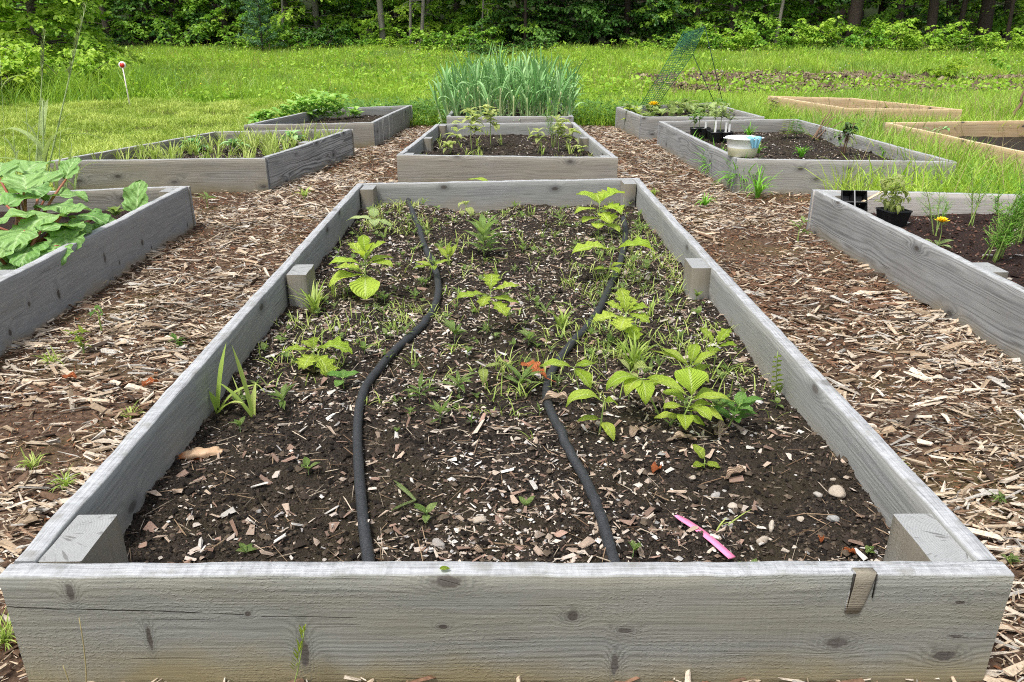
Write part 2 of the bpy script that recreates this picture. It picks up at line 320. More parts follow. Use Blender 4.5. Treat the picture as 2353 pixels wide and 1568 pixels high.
def bed(key, label, quad, mats, t=.034, z0=-.02, h=None, posts=(), top=RZ, group=None, pw=(.062, .125), bows=(.004,)*4):
    """quad: outer corners front-left, front-right, back-right, back-left (xy)."""
    q = [Vector((p[0], p[1])) for p in quad]; h = h or (top - z0)
    c = sum(q, Vector((0, 0)))/4
    root = thing('raised_bed', label, 'raised bed', (c.x, c.y, 0), 0, group)
    FL, FR, BR, BL = q; names = []
    add_board(root, FL, FR, z0, h, t, mats[0], ord(key) + 1, 'board', bows[0])
    ur = (BR - FR).normalized(); add_board(root, FR + ur*(t + .001), BR - ur*(t + .001), z0 + .001, h, t, mats[1], ord(key) + 2, 'board', bows[1])
    add_board(root, BR, BL, z0, h - .001, t, mats[2], ord(key) + 3, 'board', bows[2])
    ul = (FL - BL).normalized(); add_board(root, BL + ul*(t + .001), FL - ul*(t + .001), z0 + .001, h, t, mats[3], ord(key) + 4, 'board', bows[3])
    for side, fr in posts:            # side 'L' or 'R', fraction from front to back
        a, b = (FL, BL) if side == 'L' else (FR, BR); d = (b - a).normalized(); inn = Vector((d.y, -d.x)) if side == 'L' else Vector((-d.y, d.x))
        L = (b - a).length; w, l = pw; s = min(max(fr*L - l/2, t + .004), L - t - l - .004); ang = math.atan2(d.y, d.x)
        if side == 'L': base = a + d*(s + l) + inn*(t + .003); A = ang - PI   # width grows inward
        else: base = a + d*s + inn*(t + .003); A = ang
        o = add_post(root, base, A, l, w, z0, h - .006 + R.uniform(-.003, .001), POST_M, int(R.integers(99)))
        o.rotation_euler = (Matrix.Rotation(A, 3, 'Z') @ Matrix(((0, 0, 1), (0, 1, 0), (-1, 0, 0))) ).to_euler()
        # local x -> down from the top face: start at the top
        o.location.z = z0 + h - .004
    BEDS[key] = q; return root
def inner(key, m=.036):
    q = BEDS[key]; c = sum(q, Vector((0, 0)))/4; out = []
    for p in q: d = p - c; out.append(c + d*(1 - m/abs(d.x)*.98 if abs(d.x) > .2 else .95))
    return out
def inquad(q, x, y, grow=0.0):
    ins = np.ones(np.shape(x), bool)
    for i in range(4):
        a, b = q[i], q[(i + 1) % 4]; e = b - a; L = e.length
        ins &= ((e.x*(y - a.y) - e.y*(x - a.x))/L) > -grow
    return ins
def p2(*xy): return [tuple(P(a, b, RZ)[:2]) for a, b in xy]
# front bed: explicit knots on the long board nearest us
A = p2((-6, 1326), (2330, 1322), (1467, 409), (823, 421))
yf = A[0][1]
def fk(px, py, rx, rz): p = PY(px, py, yf); return (p.x - A[0][0], p.z + .02, rx, rz)
W_front = wood('front_board_wood', (.31, .315, .285), (.12, .125, .112), (.30, .265, .165), .5, rough_patch=.8,
    knots=[fk(165, 1372, .006, .016), fk(1028, 1352, .022, .012), fk(1315, 1430, .009, .009), fk(1018, 1455, .007, .004), fk(1437, 1463, .010, .005), fk(1925, 1493, .016, .010), fk(2170, 1520, .018, .011), fk(700, 1515, .007, .03), fk(1413, 1542, .006, .02), fk(570, 1425, .005, .004), fk(2195, 1475, .010, .003), fk(2205, 1398, .008, .003), fk(345, 1480, .004, .022)],
    ringamt=.34, blotch=.26, freq=110, checks=[(fk(0, 1405, 0, 0)[0] - .02, fk(0, 1402, 0, 0)[1], fk(560, 1426, 0, 0)[0], fk(560, 1426, 0, 0)[1], .0016), (fk(600, 1430, 0, 0)[0], fk(600, 1430, 0, 0)[1], fk(820, 1434, 0, 0)[0], fk(820, 1434, 0, 0)[1], .0010), (fk(2190, 1478, 0, 0)[0], fk(2190, 1478, 0, 0)[1], 1.6, fk(2320, 1483, 0, 0)[1], .0010), (fk(1010, 1340, 0, 0)[0], fk(1010, 1347, 0, 0)[1], fk(1060, 1362, 0, 0)[0], fk(1060, 1360, 0, 0)[1], .0016)], top=(.40, .415, .43), low=(.30, .245, .12), lowz=.06)
W_gray = wood('weathered_wood', (.37, .37, .355), (.18, .18, .172), top=(.40, .415, .43)); W_in = wood('weathered_wood_dirty', (.37, .378, .365), (.17, .174, .168), (.34, .325, .265), .3, top=(.40, .415, .43), low=(.40, .34, .25), lowz=.10, ringamt=.22, blotch=.15)
W_tan = wood('weathered_wood_tan', (.33, .31, .27), (.155, .147, .13), (.32, .28, .20), .55, freq=60, blotch=.2, ringamt=.4, low=(.24, .20, .11), lowz=.07)
W_dark = wood('weathered_wood_dark', (.34, .345, .34), (.145, .147, .145), (.26, .235, .21), .2, freq=48, ringamt=.5, blotch=.5, rough_patch=.2)
W_swirl = wood('weathered_wood_swirl', (.44, .44, .43), (.13, .131, .13), (.35, .32, .28), .2, freq=44, ringamt=.85, blotch=.2, rough_patch=.1)
W_drip = wood('weathered_wood_streaked', (.36, .36, .36), (.2, .2, .2), tanamt=.15, drips=.9, ringamt=.3)
W_new = wood('fresh_pine', (.54, .42, .25), (.40, .28, .15), (.47, .32, .17), .5, top=(.74, .58, .36), ringamt=.5, freq=40, blotch=.12, rough_patch=.1, low=(.35, .22, .11), lowz=.04)
def midfix(quad): return quad
bed('A', 'long weathered grey raised bed nearest the camera with two black hoses and oak seedlings', A, (W_front, W_in, W_in, W_in), t=.034, z0=-.012,
    posts=[('L', 0), ('R', 0), ('L', .5), ('R', .5), ('L', 1), ('R', 1)], pw=(.066, .125), bows=(.002, .006, .003, .008))
bed('B', 'short grey raised bed of yellowing plants directly behind the nearest bed', p2((911, 357), (1420, 363), (1320, 281), (1003, 284.5)), (W_tan, W_in, W_in, W_in), posts=[('L', .5), ('R', .5), ('L', 1), ('R', 1), ('R', 0), ('L', 0)], pw=(.06, .10))
q = p2((1026, 268), (1318, 268)); bed('C', 'grey raised bed full of tall garlic at the end of the middle row', q + [(q[1][0] - .02, q[1][1] + 1.9), (q[0][0] + .02, q[0][1] + 1.9)], (W_gray, W_in, W_in, W_in), posts=[])
a, b = Vector(P(0, 648, RZ)[:2]), Vector(P(437, 426, RZ)[:2]); d = (a - b).normalized(); fr = b + d*3.2; l = Vector(P(151, 436, RZ)[:2]); e = (l - b).normalized()*1.5
def side_knots(p, q_, px):           # spots on an upright board that runs from p to q_, as seen in the photo
    p = Vector((*p[:2], 0)); q_ = Vector((*q_[:2], 0)); d = (q_ - p).normalized(); nrm = Vector((-d.y, d.x, 0)); out = []
    for x, y, rx, rz in px:
        r = ray(x, y); o = Vector((0, 0, CZ)); t = (p - o).dot(nrm)/r.dot(nrm); w = o + r*t; out.append(((w - p).dot(d) - .035, w.z + .02, rx, rz))
    return out
bed('D', 'grey raised bed planted with rhubarb left of the nearest bed', [tuple(fr + e), tuple(fr), tuple(b), tuple(b + e)], (W_gray, wood('knotty_grey_wood', (.36, .365, .36), (.18, .182, .18), (.36, .32, .27), .15, ringamt=.2, freq=34, blotch=.4, rough_patch=.15, low=(.42, .32, .2), lowz=.035, knots=side_knots(fr, b, [(240, 594, .011, .02), (274, 604, .006, .009), (253, 649, .009, .014), (290, 633, .007, .009), (326, 558, .010, .014), (348, 571, .006, .009), (378, 578, .007, .02), (431, 517, .006, .014), (132, 677, .010, .018), (64, 700, .007, .010), (150, 745, .007, .012), (20, 765, .008, .012)]), top=(.42, .435, .445)), W_tan, W_in), posts=[('R', .5), ('R', 1)], pw=(.066, .12))
bed('E', 'raised bed of sprouting grass with a tan front board and swirling dark grain', p2((110, 371), (609, 364), (811, 296), (493, 302.5)), (W_tan, W_swirl, W_tan, W_tan), posts=[('R', .5)], pw=(.066, .12))
bed('F', 'far left raised bed of leafy pea plants with white drip streaks on its side', p2((560, 288), (858, 282), (945, 242), (740, 249.5)), (W_tan, W_drip, W_gray, W_gray), posts=[])
a, b = Vector(P(2353, 674.5, RZ)[:2]), Vector(P(1866, 434.6, RZ)[:2]); d = (a - b).normalized(); fr = b + d*3.2; l = Vector(P(2353, 445.6, RZ)[:2]); e = (l - b).normalized()*1.5
bed('G', 'grey raised bed with asparagus and a black seed tray right of the nearest bed', [tuple(fr), tuple(fr + e), tuple(b + e), tuple(b)], (W_gray, W_gray, wood('whitish_wood', (.56, .53, .50), (.36, .34, .32), tanamt=.2, ringamt=.25, blotch=.1, top=(.40, .415, .43)), W_dark), posts=[('L', .56), ('L', 1)], pw=(.066, .12))
bed('H', 'wide grey raised bed with a white plastic tub standing on its near corner', p2((1694, 366), (2199, 372.6), (1829, 273), (1513, 278.5)), (wood('knotted_grey_wood', (.38, .37, .35), (.2, .19, .18), (.36, .31, .25), .35, ringamt=.3, blotch=.25), W_gray, W_gray, W_dark), posts=[])
bed('I', 'far right raised bed of pale round leaved plants under a green mesh trellis', p2((1473.6, 268.8), (1757, 269), (1633, 236), (1415.6, 246)), (W_gray, W_gray, W_gray, W_gray), posts=[('R', 1)])
bed('J', 'new yellow pine raised bed farthest to the right at the edge of the meadow', p2((1940, 249), (2212, 252), (1952, 225), (1765, 220.5)), (W_new,)*4, posts=[])
bed('K', 'new yellow pine raised bed cut off by the right edge of the photo', p2((2353+60, 364), (2353+420, 364), (2353+40, 276), (2031, 281.5)), (W_new,)*4, posts=[])
# ---------------------------------------------------------------- soil in the beds
def soil_mat(name, c1, c2, moss=0):
    n = N(name); f = n.noise(n.pos(), 130, 4, .7); f2 = n.noise(n.pos(), 5, 3); f3 = n.noise(n.pos(), 33, 4, .6)
    c = n.mix(n.ramp(f, [(.3, 0.), (.72, 1.)]), c1, c2)
    if moss: c = n.mix(n.math('MULTIPLY', n.ramp(f2, [(.47, 0.), (.62, 1.)]), moss), c, n.mix(f3, (.028, .022, .011), (.10, .08, .04)))
    return n.bsdf(c, .95, .2, n.bump(n.math('ADD', f, n.math('ADD', f3, n.noise(n.pos(), 420, 2))), .011))
SOIL = soil_mat('soil_dark', (.011, .009, .0075), (.080, .062, .048), .5); SOILR = soil_mat('soil_reddish', (.012, .007, .006), (.075, .045, .036))
def soil_z(key):
    base = dict(A=.098, B=.115, C=.13, D=.13, E=.14, F=.13, G=.12, H=.12, I=.14, J=.05, K=.08)[key]; s = ord(key)
    def f(x, y):
        x, y = np.asarray(x, float), np.asarray(y, float)
        z = base + .030*(fbm(x*3.1, y*3.1, s) - .5)*2 + .014*(fbm(x*14, y*14, s + 5) - .5)*2
        if key == 'A':
            z = z + .009*(fbm(x*48, y*48, s + 9, 3) - .5)*2 + .012*np.maximum(0, fbm(x*19, y*19, s + 31, 2) - .42)*2
            z = z + .022*np.exp(-((x - .75)/.3)**2 - ((y - 1.35)/.25)**2) - .05*np.exp(-((x + .1)/.35)**2 - ((y - 4.05)/.16)**2) + .04*np.exp(-((x + .5)/.2)**2 - ((y - 3.95)/.25)**2) + .03*np.exp(-((x - .05)/.12)**2 - ((y - 4.05)/.12)**2)
            for cx, cy, r, hh in CLODS: d2 = ((x - cx)**2 + (y - cy)**2)/r**2; z = z + hh*np.maximum(0, 1 - d2)**.6*(.7 + .6*fbm(x*60, y*60, 77, 2))
        return z
    return f
CLODS = [(*P(px, py, .1)[:2], r, h) for px, py, r, h in ((1300, 1205, .034, .022), (1385, 1095, .03, .02), (1555, 1010, .04, .024), (1500, 1000, .03, .016), (380, 1120, .05, .02), (1950, 1110, .05, .02), (1640, 1245, .05, .016), (1120, 560, .06, .03), (1590, 1235, .03, .02), (1485, 1215, .05, .015), (870, 540, .08, .03), (1230, 520, .08, .03), (1360, 1290, .03, .015))]
def soil(key, step, mat):
    q = inner(key, .025); x = [p.x for p in q]; y = [p.y for p in q]; zf = soil_z(key)
    # bilinear grid between the four corners
    nu, nv = max(8, int((max(x) - min(x))/step)), max(8, int((max(y) - min(y))/step))
    U, Vv = np.meshgrid(np.linspace(0, 1, nu), np.linspace(0, 1, nv)); FL, FR, BR, BL = [np.array(p) for p in q]
    XY = (FL*(1 - U)[..., None] + FR*U[..., None])*(1 - Vv)[..., None] + (BL*(1 - U)[..., None] + BR*U[..., None])*Vv[..., None]
    X, Y = XY[..., 0], XY[..., 1]; g = G(); i, j = np.meshgrid(np.arange(nv - 1), np.arange(nu - 1), indexing='ij'); a = (i*nu + j).ravel()
    g.add(np.stack([X.ravel(), Y.ravel(), zf(X, Y).ravel()], 1), np.stack([a, a + 1, a + nu + 1, a + nu], 1))
    return tag(g.obj('soil', mat), dict(A='dark crumbly soil filling the long front bed', D='dark soil under the rhubarb', G='dark reddish soil around the asparagus').get(key, 'dark soil in a bed farther back'), kind='structure')
soil('A', .0085, SOIL)
for k in 'BCEFHI': soil(k, .03, SOIL)
for k in 'DG': soil(k, .02, SOILR)
for k in 'JK': soil(k, .05, SOIL)
ZS = {k: soil_z(k) for k in BEDS}
def on(key, px, py):                 # a spot on the soil of a bed
    z = .11
    for _ in range(4): p = P(px, py, z); z = float(ZS[key](p.x, p.y))
    return P(px, py, z)
def onp(px, py):
    z = 0.0
    for _ in range(4): p = P(px, py, z); z = float(gz(p.x, p.y)) if p.y > 8.7 else float(pz(p.x, p.y))
    return P(px, py, z)
# ---------------------------------------------------------------- loose cover: chips, crumbs
def slivers(g, x, y, z, L, W, T, yaw, pitch, roll, C):
    """tapered six-sided splinters, one row per chip"""
    k = len(x); s = np.array([(-.40, -.5, 0), (.5, -.12, 0), (.44, .30, 0), (-.5, .22, 0), (-.36, -.42, 1), (.44, -.1, 1), (.38, .22, 1), (-.44, .14, 1)])
    V = np.tile(s, (k, 1, 1)) + R.normal(0, .09, (k, 8, 3))*np.array([.8, 1.4, .6]); V[:, :, 1] *= R.choice([-1, 1], k)[:, None]
    V = V*np.stack([L, W, T], 1)[:, None, :]
    V[:, :, 2] += (-(V[:, :, 0]/L[:, None])**2*R.normal(0, .14, k)[:, None])*L[:, None]
    def rot(V, a, i, j): c, s_ = np.cos(a)[:, None], np.sin(a)[:, None]; A, B = V[:, :, i].copy(), V[:, :, j].copy(); V[:, :, i] = A*c - B*s_; V[:, :, j] = A*s_ + B*c
    rot(V, roll, 1, 2); rot(V, pitch, 0, 2); rot(V, yaw, 0, 1)
    V += np.stack([x, y, z], 1)[:, None, :]
    f = np.array([(4, 5, 6, 7), (0, 1, 5, 4), (1, 2, 6, 5), (2, 3, 7, 6), (3, 0, 4, 7), (3, 2, 1, 0)])
    g.add(V.reshape(-1, 3), (f[None] + (np.arange(k)*8)[:, None, None]).reshape(-1, 4), None, np.repeat(C, 8, 0))
def palette(k, cols, wts, jit=.16):
    cols = np.array(cols); i = R.choice(len(cols), k, p=np.array(wts)/sum(wts)); c = cols[i]*(1 + R.normal(0, jit, (k, 1))) ; return np.concatenate([np.clip(c, .005, .95), np.ones((k, 1))], 1)
CHIP_M = colmat('chip_wood', .8, .2, 160, .0012, .45)
k = 260000; x, y = R.uniform(-2.2, 2.2, k), R.uniform(.25, 8.7, k)
keep = np.ones(k, bool)
for key in BEDS: keep &= ~inquad(BEDS[key], x, y, -.002)
dens = np.clip(1.75/np.maximum(y, .8), .28, 1)*np.where(np.abs(x) < 1.9, 1, .5)*(.5 + .8*sstep(.36, .56, fbm(x*2.3, y*2.3, 21)))
dens *= 1 - .8*sstep(.58, .68, fbm(x*1.7 + 9, y*1.7, 31))
keep &= R.random(k) < dens; x, y = x[keep], y[keep]; k = len(x); far = sstep(2, 6, y)
L = np.clip(R.lognormal(math.log(.021), .6, k), .007, .095)*(1 + .35*far); bigc = R.random(k) < .07; L = np.where(bigc, R.uniform(.03, .085, k), L*.9); W = np.where(bigc, L*R.uniform(.18, .36, k), L*R.uniform(.10, .34, k)*np.where(L > .045, .6, 1)); T = np.clip(W*R.uniform(.15, .4, k), .001, .006)
C = palette(k, [(.50, .40, .29), (.58, .50, .40), (.37, .28, .19), (.22, .14, .09), (.13, .08, .05), (.44, .41, .365), (.07, .048, .034)], [.27, .23, .18, .10, .07, .11, .05])
red = sstep(.5, .66, fbm(x*1.6, y*1.6, 55))*np.where(x > 0, .85, .6); sw = R.random(k) < red*.5; rot = fbm(x*3.3, y*3.3, 66) ; C[:, :3] *= (1 - .45*sstep(.5, .7, rot)*(~bigc))[:, None]; C[sw, :3] = np.array([.185, .105, .064])*(1 + R.normal(0, .25, (sw.sum(), 1))); C = np.clip(C, .01, .9)
g = G(); slivers(g, x, y, pz(x, y) + R.uniform(.001, .016, k), L, W, T, R.normal(0, .65, k) + R.choice([0, PI], k), R.normal(0, .22, k), R.normal(0, .5, k), C)
k2 = 80000; x, y = R.uniform(-1.95, 1.95, k2), 8.6*R.random(k2)**1.5 + .3; keep = np.ones(k2, bool)
for key in BEDS: keep &= ~inquad(BEDS[key], x, y, 0)
x, y = x[keep], y[keep]; k2 = len(x); L = R.uniform(.004, .014, k2)*(1 + .2*y)
slivers(g, x, y, pz(x, y) + R.uniform(0, .006, k2), L, L*R.uniform(.1, .4, k2), L*.1, R.uniform(0, 6.3, k2), R.normal(0, .4, k2), R.normal(0, .5, k2), palette(k2, [(.26, .12, .06), (.15, .08, .045), (.42, .28, .17), (.05, .03, .02)], [.35, .3, .2, .15]))
tag(g.obj('wood_chips', CHIP_M, smooth=False), 'pale and reddish wood chip mulch covering the path', 'mulch', kind='stuff')
def crumbs(g, x, y, z, r, C, flat=.8):
    k = len(x); s = np.array([(1, 0, 0), (0, 1, 0), (-1, 0, 0), (0, -1, 0), (0, 0, 1), (0, 0, -1.)]); V = np.tile(s, (k, 1, 1))*R.uniform(.55, 1.25, (k, 6, 1)) + R.normal(0, .15, (k, 6, 3)); V = V*r[:, None, None]*np.array([1, 1, flat])
    V += np.stack([x, y, z], 1)[:, None, :]; f = np.array([(0, 1, 4), (1, 2, 4), (2, 3, 4), (3, 0, 4), (1, 0, 5), (2, 1, 5), (3, 2, 5), (0, 3, 5)])
    g.add(V.reshape(-1, 3), None, (f[None] + (np.arange(k)*6)[:, None, None]).reshape(-1, 3), np.repeat(C, 6, 0))
CR_M = colmat('litter', .9, .2, 400, .0005, .4)
def inbed(key, k, m=.04, near=1.0):
    q = inner(key, m); u, v = R.random(k), R.random(k)**near; FL, FR, BR, BL = [np.array(p) for p in q]
    XY = (FL*(1 - u)[:, None] + FR*u[:, None])*(1 - v)[:, None] + (BL*(1 - u)[:, None] + BR*u[:, None])*v[:, None]; return XY[:, 0], XY[:, 1]
g = G(); gl = G()
for key, kc, kl, near in (('A', 60000, 22000, 1.45), ('B', 5000, 900, 1), ('E', 4000, 1900, 1), ('H', 5000, 1500, 1), ('G', 9000, 900, 1), ('D', 3000, 300, 1), ('F', 1500, 150, 1), ('I', 1500, 150, 1), ('C', 1500, 100, 1)):
    x, y = inbed(key, kc, .03, near); r = np.clip(R.lognormal(math.log(.0026), .55, kc), .001, .012)*(1.0 if key == 'A' else 1.5); dk = (.012, .009, .007) if key != 'G' else (.02, .011, .008)
    crumbs(g, x, y, ZS[key](x, y) + r*.3, r, palette(kc, [dk, (.045, .034, .026), (.105, .081, .058)] if key != 'G' else [dk, (.07, .035, .025), (.13, .07, .05)], [.3, .4, .3]))
    x, y = inbed(key, kl, .03, near if key != 'A' else 1.35)
    if key == 'A': kp = R.random(kl) < (.12 + 1.25*sstep(.40, .60, fbm(x*3.2, y*3.2, 91)))*np.where(y < 1.9, .75, 1); x, y = x[kp], y[kp]
    kf = len(x)//2; r = np.clip(R.lognormal(math.log(.0034), .5, kf), .0015, .013)*(1 if key == 'A' else 1.3); CF = palette(kf, [(.55, .49, .42), (.38, .31, .25), (.62, .60, .56), (.20, .14, .105), (.34, .33, .32)], [.27, .27, .1, .24, .12])
    crumbs(gl, x[:kf], y[:kf], ZS[key](x[:kf], y[:kf]) + r*.25, r, CF, .5); x, y = x[kf:], y[kf:]
    kl = len(x); L = np.clip(R.lognormal(math.log(.009), .6, kl), .003, .05); W = L*R.uniform(.2, .6, kl)*np.where(L > .02, .55, 1)
    slivers(gl, x, y, ZS[key](x, y) + R.uniform(.0005, .006, kl), L, W, W*R.uniform(.12, .4, kl), R.uniform(0, 6.3, kl), R.normal(0, .3, kl), R.normal(0, .5, kl),
        palette(kl, [(.52, .45, .37), (.38, .30, .23), (.60, .56, .51), (.2, .13, .095), (.25, .165, .125), (.34, .32, .31)], [.28, .24, .14, .18, .08, .08]))
x, y = inbed('A', 5000, .03, 1.0); kp = (y > 1.7) & (fbm(x*4, y*4, 23) > .40); x, y = x[kp], y[kp]; k_ = len(x); L = np.clip(R.lognormal(math.log(.010), .4, k_), .004, .03); slivers(gl, x, y, ZS['A'](x, y) + R.uniform(.001, .007, k_), L, L*R.uniform(.2, .5, k_), L*.15, R.uniform(0, 6.3, k_), R.normal(0, .3, k_), R.normal(0, .4, k_), palette(k_, [(.48, .41, .33), (.34, .27, .205), (.58, .55, .49)], [.45, .4, .15]))
x, y = inbed('A', 700, .04, 2.2); L = R.uniform(.013, .036, 700); W = L*R.uniform(.35, .75, 700); slivers(gl, x, y, ZS['A'](x, y) + R.uniform(.002, .007, 700), L, W, R.uniform(.001, .003, 700), R.uniform(0, 6.3, 700), R.normal(0, .3, 700), R.normal(0, .4, 700), palette(700, [(.40, .31, .24), (.50, .43, .37), (.22, .15, .115), (.33, .22, .17), (.60, .57, .52)], [.3, .22, .2, .16, .12]))
x, y = inbed('A', 1600, .03, 1.4); L = R.uniform(.02, .07, 1600); slivers(gl, x, y, ZS['A'](x, y) + R.uniform(.001, .008, 1600), L, R.uniform(.0008, .002, 1600), R.uniform(.0006, .0015, 1600), R.uniform(0, 6.3, 1600), R.normal(0, .2, 1600), R.normal(0, .3, 1600), palette(1600, [(.35, .25, .16), (.2, .13, .08), (.5, .42, .32)], [.4, .3, .3]))
tag(g.obj('soil_crumbs', CR_M, smooth=False), 'dark crumbs of earth lying on the bed soil', 'soil crumbs', kind='stuff')
tag(gl.obj('mulch_litter', CR_M, smooth=False), 'pale wood flakes and bits scattered over the bed soil', 'litter', kind='stuff')
# ---------------------------------------------------------------- leaves and plants
def prof(shape, t):
    if shape == 'ovate': return np.sin(PI*t**.75)**.8
    if shape == 'lance': return np.sin(PI*t**.85)**1.25
    if shape == 'obov': return np.sin(PI*t**1.45)**.9
    if shape == 'oak': return np.sin(PI*np.clip(t, 0, 1)**1.35)**.75*(1 + .30*np.sin(t*2*PI*4.2 + .4))
    if shape == 'serr': return np.sin(PI*t**.9)**.95*(1 + .10*np.abs(((t*11) % 1) - .5)*2)
    if shape == 'strap': return np.minimum(1, (1 - t)*3.0)**.8*(.75 + .25*np.minimum(1, t*5))
    if shape == 'round': return np.sqrt(np.maximum(0, 1 - (2*t - 1)**2))
    if shape == 'heart': return np.sqrt(np.maximum(0, 1 - np.abs(2*t**.72 - 1)**2.2))*(1 + .07*np.sin(t*31))
def leaf(g, base, yaw, pitch, L, W, shape='ovate', droop=.8, fold=.22, n=9, m=2, rnd=None, wave=0., stalk=0., twist=0., dp=1.2):
    t = np.linspace(0, 1, n + 1); ang = pitch - droop*t**dp
    dx = np.cos(ang)*L/n; dz = np.sin(ang)*L/n; cx = stalk*math.cos(pitch) + np.concatenate([[0], np.cumsum(dx[:-1])]); cz = stalk*math.sin(pitch) + np.concatenate([[0], np.cumsum(dz[:-1])])
    w = W/2*np.maximum(prof(shape, t), .015); s = np.linspace(-1, 1, 2*m + 1)
    tw = twist*t
    off = w[:, None]*s[None, :]; lift = np.abs(off)*math.sin(fold) + (wave*W*np.sin(t[:, None]*13 + s[None, :]*3 + R.uniform(0, 6))*np.abs(s[None, :])**1.5 if wave else 0)
    y = off*math.cos(fold)*np.cos(tw)[:, None]; lift = lift + off*np.sin(tw)[:, None]
    V = np.stack([cx[:, None] - np.sin(ang)[:, None]*lift, y, cz[:, None] + np.cos(ang)[:, None]*lift], 2).reshape(-1, 3)
    M = 2*m + 1; i, j = np.meshgrid(np.arange(n), np.arange(2*m), indexing='ij'); a = (i*M + j).ravel(); Q = np.stack([a, a + M, a + M + 1, a + 1], 1)[:, ::-1]
    r = R.random() if rnd is None else rnd
    C = np.stack(np.broadcast_arrays(t[:, None], .5 + .5*s[None, :], r, 1.0), 2).reshape(-1, 4)
    g.add(rotz(V, yaw) + np.asarray(base, float), Q, None, C)
def stem(g, a, b, r0, r1, bend=(0, 0, 0), n=6, sides=5, rnd=.5):
    a, b = np.array(a, float), np.array(b, float); t = np.linspace(0, 1, n)[:, None]
    p = a + (b - a)*t + np.array(bend)*np.sin(PI*t); tube(g, p, np.linspace(r0, r1, n), sides, (0, .5, rnd, 1)); return p
LM_BRIGHT = leafy('leaf_yellow_green', (.36, .54, .05), (.58, .72, .11), (.66, .76, .32), .42, .45, (.66, .86, .05))
LM_GREEN = leafy('leaf_green', (.15, .34, .06), (.27, .48, .11), (.35, .52, .2), .3, .42, (.35, .6, .08))
LM_PALE = leafy('leaf_pale_green', (.38, .52, .16), (.54, .66, .28), (.5, .6, .35), .35, .5, (.5, .65, .15))
LM_YEL = leafy('leaf_yellowed', (.48, .60, .15), (.72, .78, .32), (.8, .85, .5), .45, .55, (.78, .92, .28))
LM_PEA = leafy('leaf_pea', (.24, .47, .09), (.44, .66, .18), None, .38, .45, (.5, .75, .1))
LM_RHU = leafy('leaf_rhubarb', (.165, .34, .085), (.31, .50, .16), (.45, .62, .28), .25, .42, (.4, .66, .08), vk=3.3, crinkle=.007)
LM_GAR = leafy('leaf_garlic', (.15, .35, .095), (.37, .57, .25), None, .2, .38, (.2, .5, .12))
LM_GRASS = leafy('grass_blade_bright', (.27, .40, .07), (.52, .58, .18), None, .35, .5, (.45, .68, .06))
LM_TURF = leafy('grass_blade', (.16, .33, .03), (.48, .66, .09), None, .38, .5, (.5, .72, .04), patch=.8, patch3=(.10, .19, .05))
LM_MOWN = leafy('grass_mown', (.20, .32, .035), (.58, .66, .17), None, .33, .6, (.5, .7, .06), patch=2.2)
LM_SEED = leafy('seed_head', (.30, .24, .11), (.46, .40, .20), None, .2, .7)
LM_FERN = leafy('leaf_fern', (.12, .36, .03), (.24, .50, .06), None, .3, .5, (.3, .7, .03))
LM_STEM = leafy('stem_green', (.20, .32, .07), (.34, .42, .13), None, .1, .5)
LM_RED = leafy('stem_red', (.30, .09, .06), (.40, .17, .10), None, .1, .4)
LM_DRY = leafy('leaf_dry', (.42, .29, .19), (.60, .47, .36), (.35, .22, .14), .2, .6)
LM_RUST = leafy('leaf_rust', (.40, .10, .03), (.55, .18, .06), (.3, .07, .03), .2, .45)
LM_WEED = leafy('leaf_weed', (.26, .42, .10), (.46, .60, .20), (.4, .55, .25), .35, .5, (.45, .66, .1))
D2 = math.radians
def seedling(p, name, label, cat, leaves, height, sc, mat=LM_BRIGHT, lean=(0, 0), smat=LM_STEM, group=None, r=.0016):
    """leaves: (height fraction, bearing, tilt, length, width, shape, droop) with lengths in the photo's pixels; bearing 0 is right, 90 away, 270 toward us."""
    root = thing(name, label, cat, tuple(p), 0, group); gs, gl = G(), G(); h = height*sc; top = np.array([lean[0]*sc, 0, h])
    stem(gs, (0, 0, -.012), top, r*1.3, r*.8, (0, 0, 0), 7); zs = []
    for hf, yaw, pit, L, W, shp, dr in leaves:
        b = top*hf; yaw = D2(yaw + R.uniform(-6, 6)); pit = D2(pit)
        stk = .10*L*sc; leaf(gl, b, yaw, pit, L*sc, W*sc*1.28, shp, dr, R.uniform(.12, .35), 13 if shp in ('oak', 'serr') else 9, 2, None, .04, stk)
        c = np.array([math.cos(yaw)*math.cos(pit), math.sin(yaw)*math.cos(pit), math.sin(pit)]); stem(gs, b, b + c*stk*1.05, r*.7, r*.5, n=3, sides=4)
    gs.obj('stem', smat, root); gl.obj('foliage', mat, root); return root
def sc_at(p): return depth(p)/F
def S(px, py, *a, key='A', **k): p = on(key, px, py); return seedling(p, a[0], a[1], a[2], a[3], a[4], sc_at(p), **k)
S(843, 690, 'oak_seedling', 'tall bright green seedling with three tiers of broad leaves beside the left middle post', 'seedling',
  [(.55, 200, 5, 80, 52, 'obov', .9), (.55, 275, -5, 80, 56, 'obov', .8), (.6, 160, 12, 78, 34, 'oak', .5), (.78, 185, 18, 75, 34, 'obov', .7), (.8, 340, 12, 62, 30, 'obov', .7), (.8, 20, 20, 60, 26, 'lance', .6), (.82, 95, 25, 50, 24, 'obov', .6), (.9, 140, 40, 56, 28, 'oak', .6), (.92, 30, 45, 55, 27, 'oak', .6), (.92, 250, 40, 50, 26, 'obov', .6), (1, 100, 60, 45, 22, 'obov', .4), (1, 330, 55, 40, 20, 'obov', .4)], 108, lean=(3, 0), r=.002)
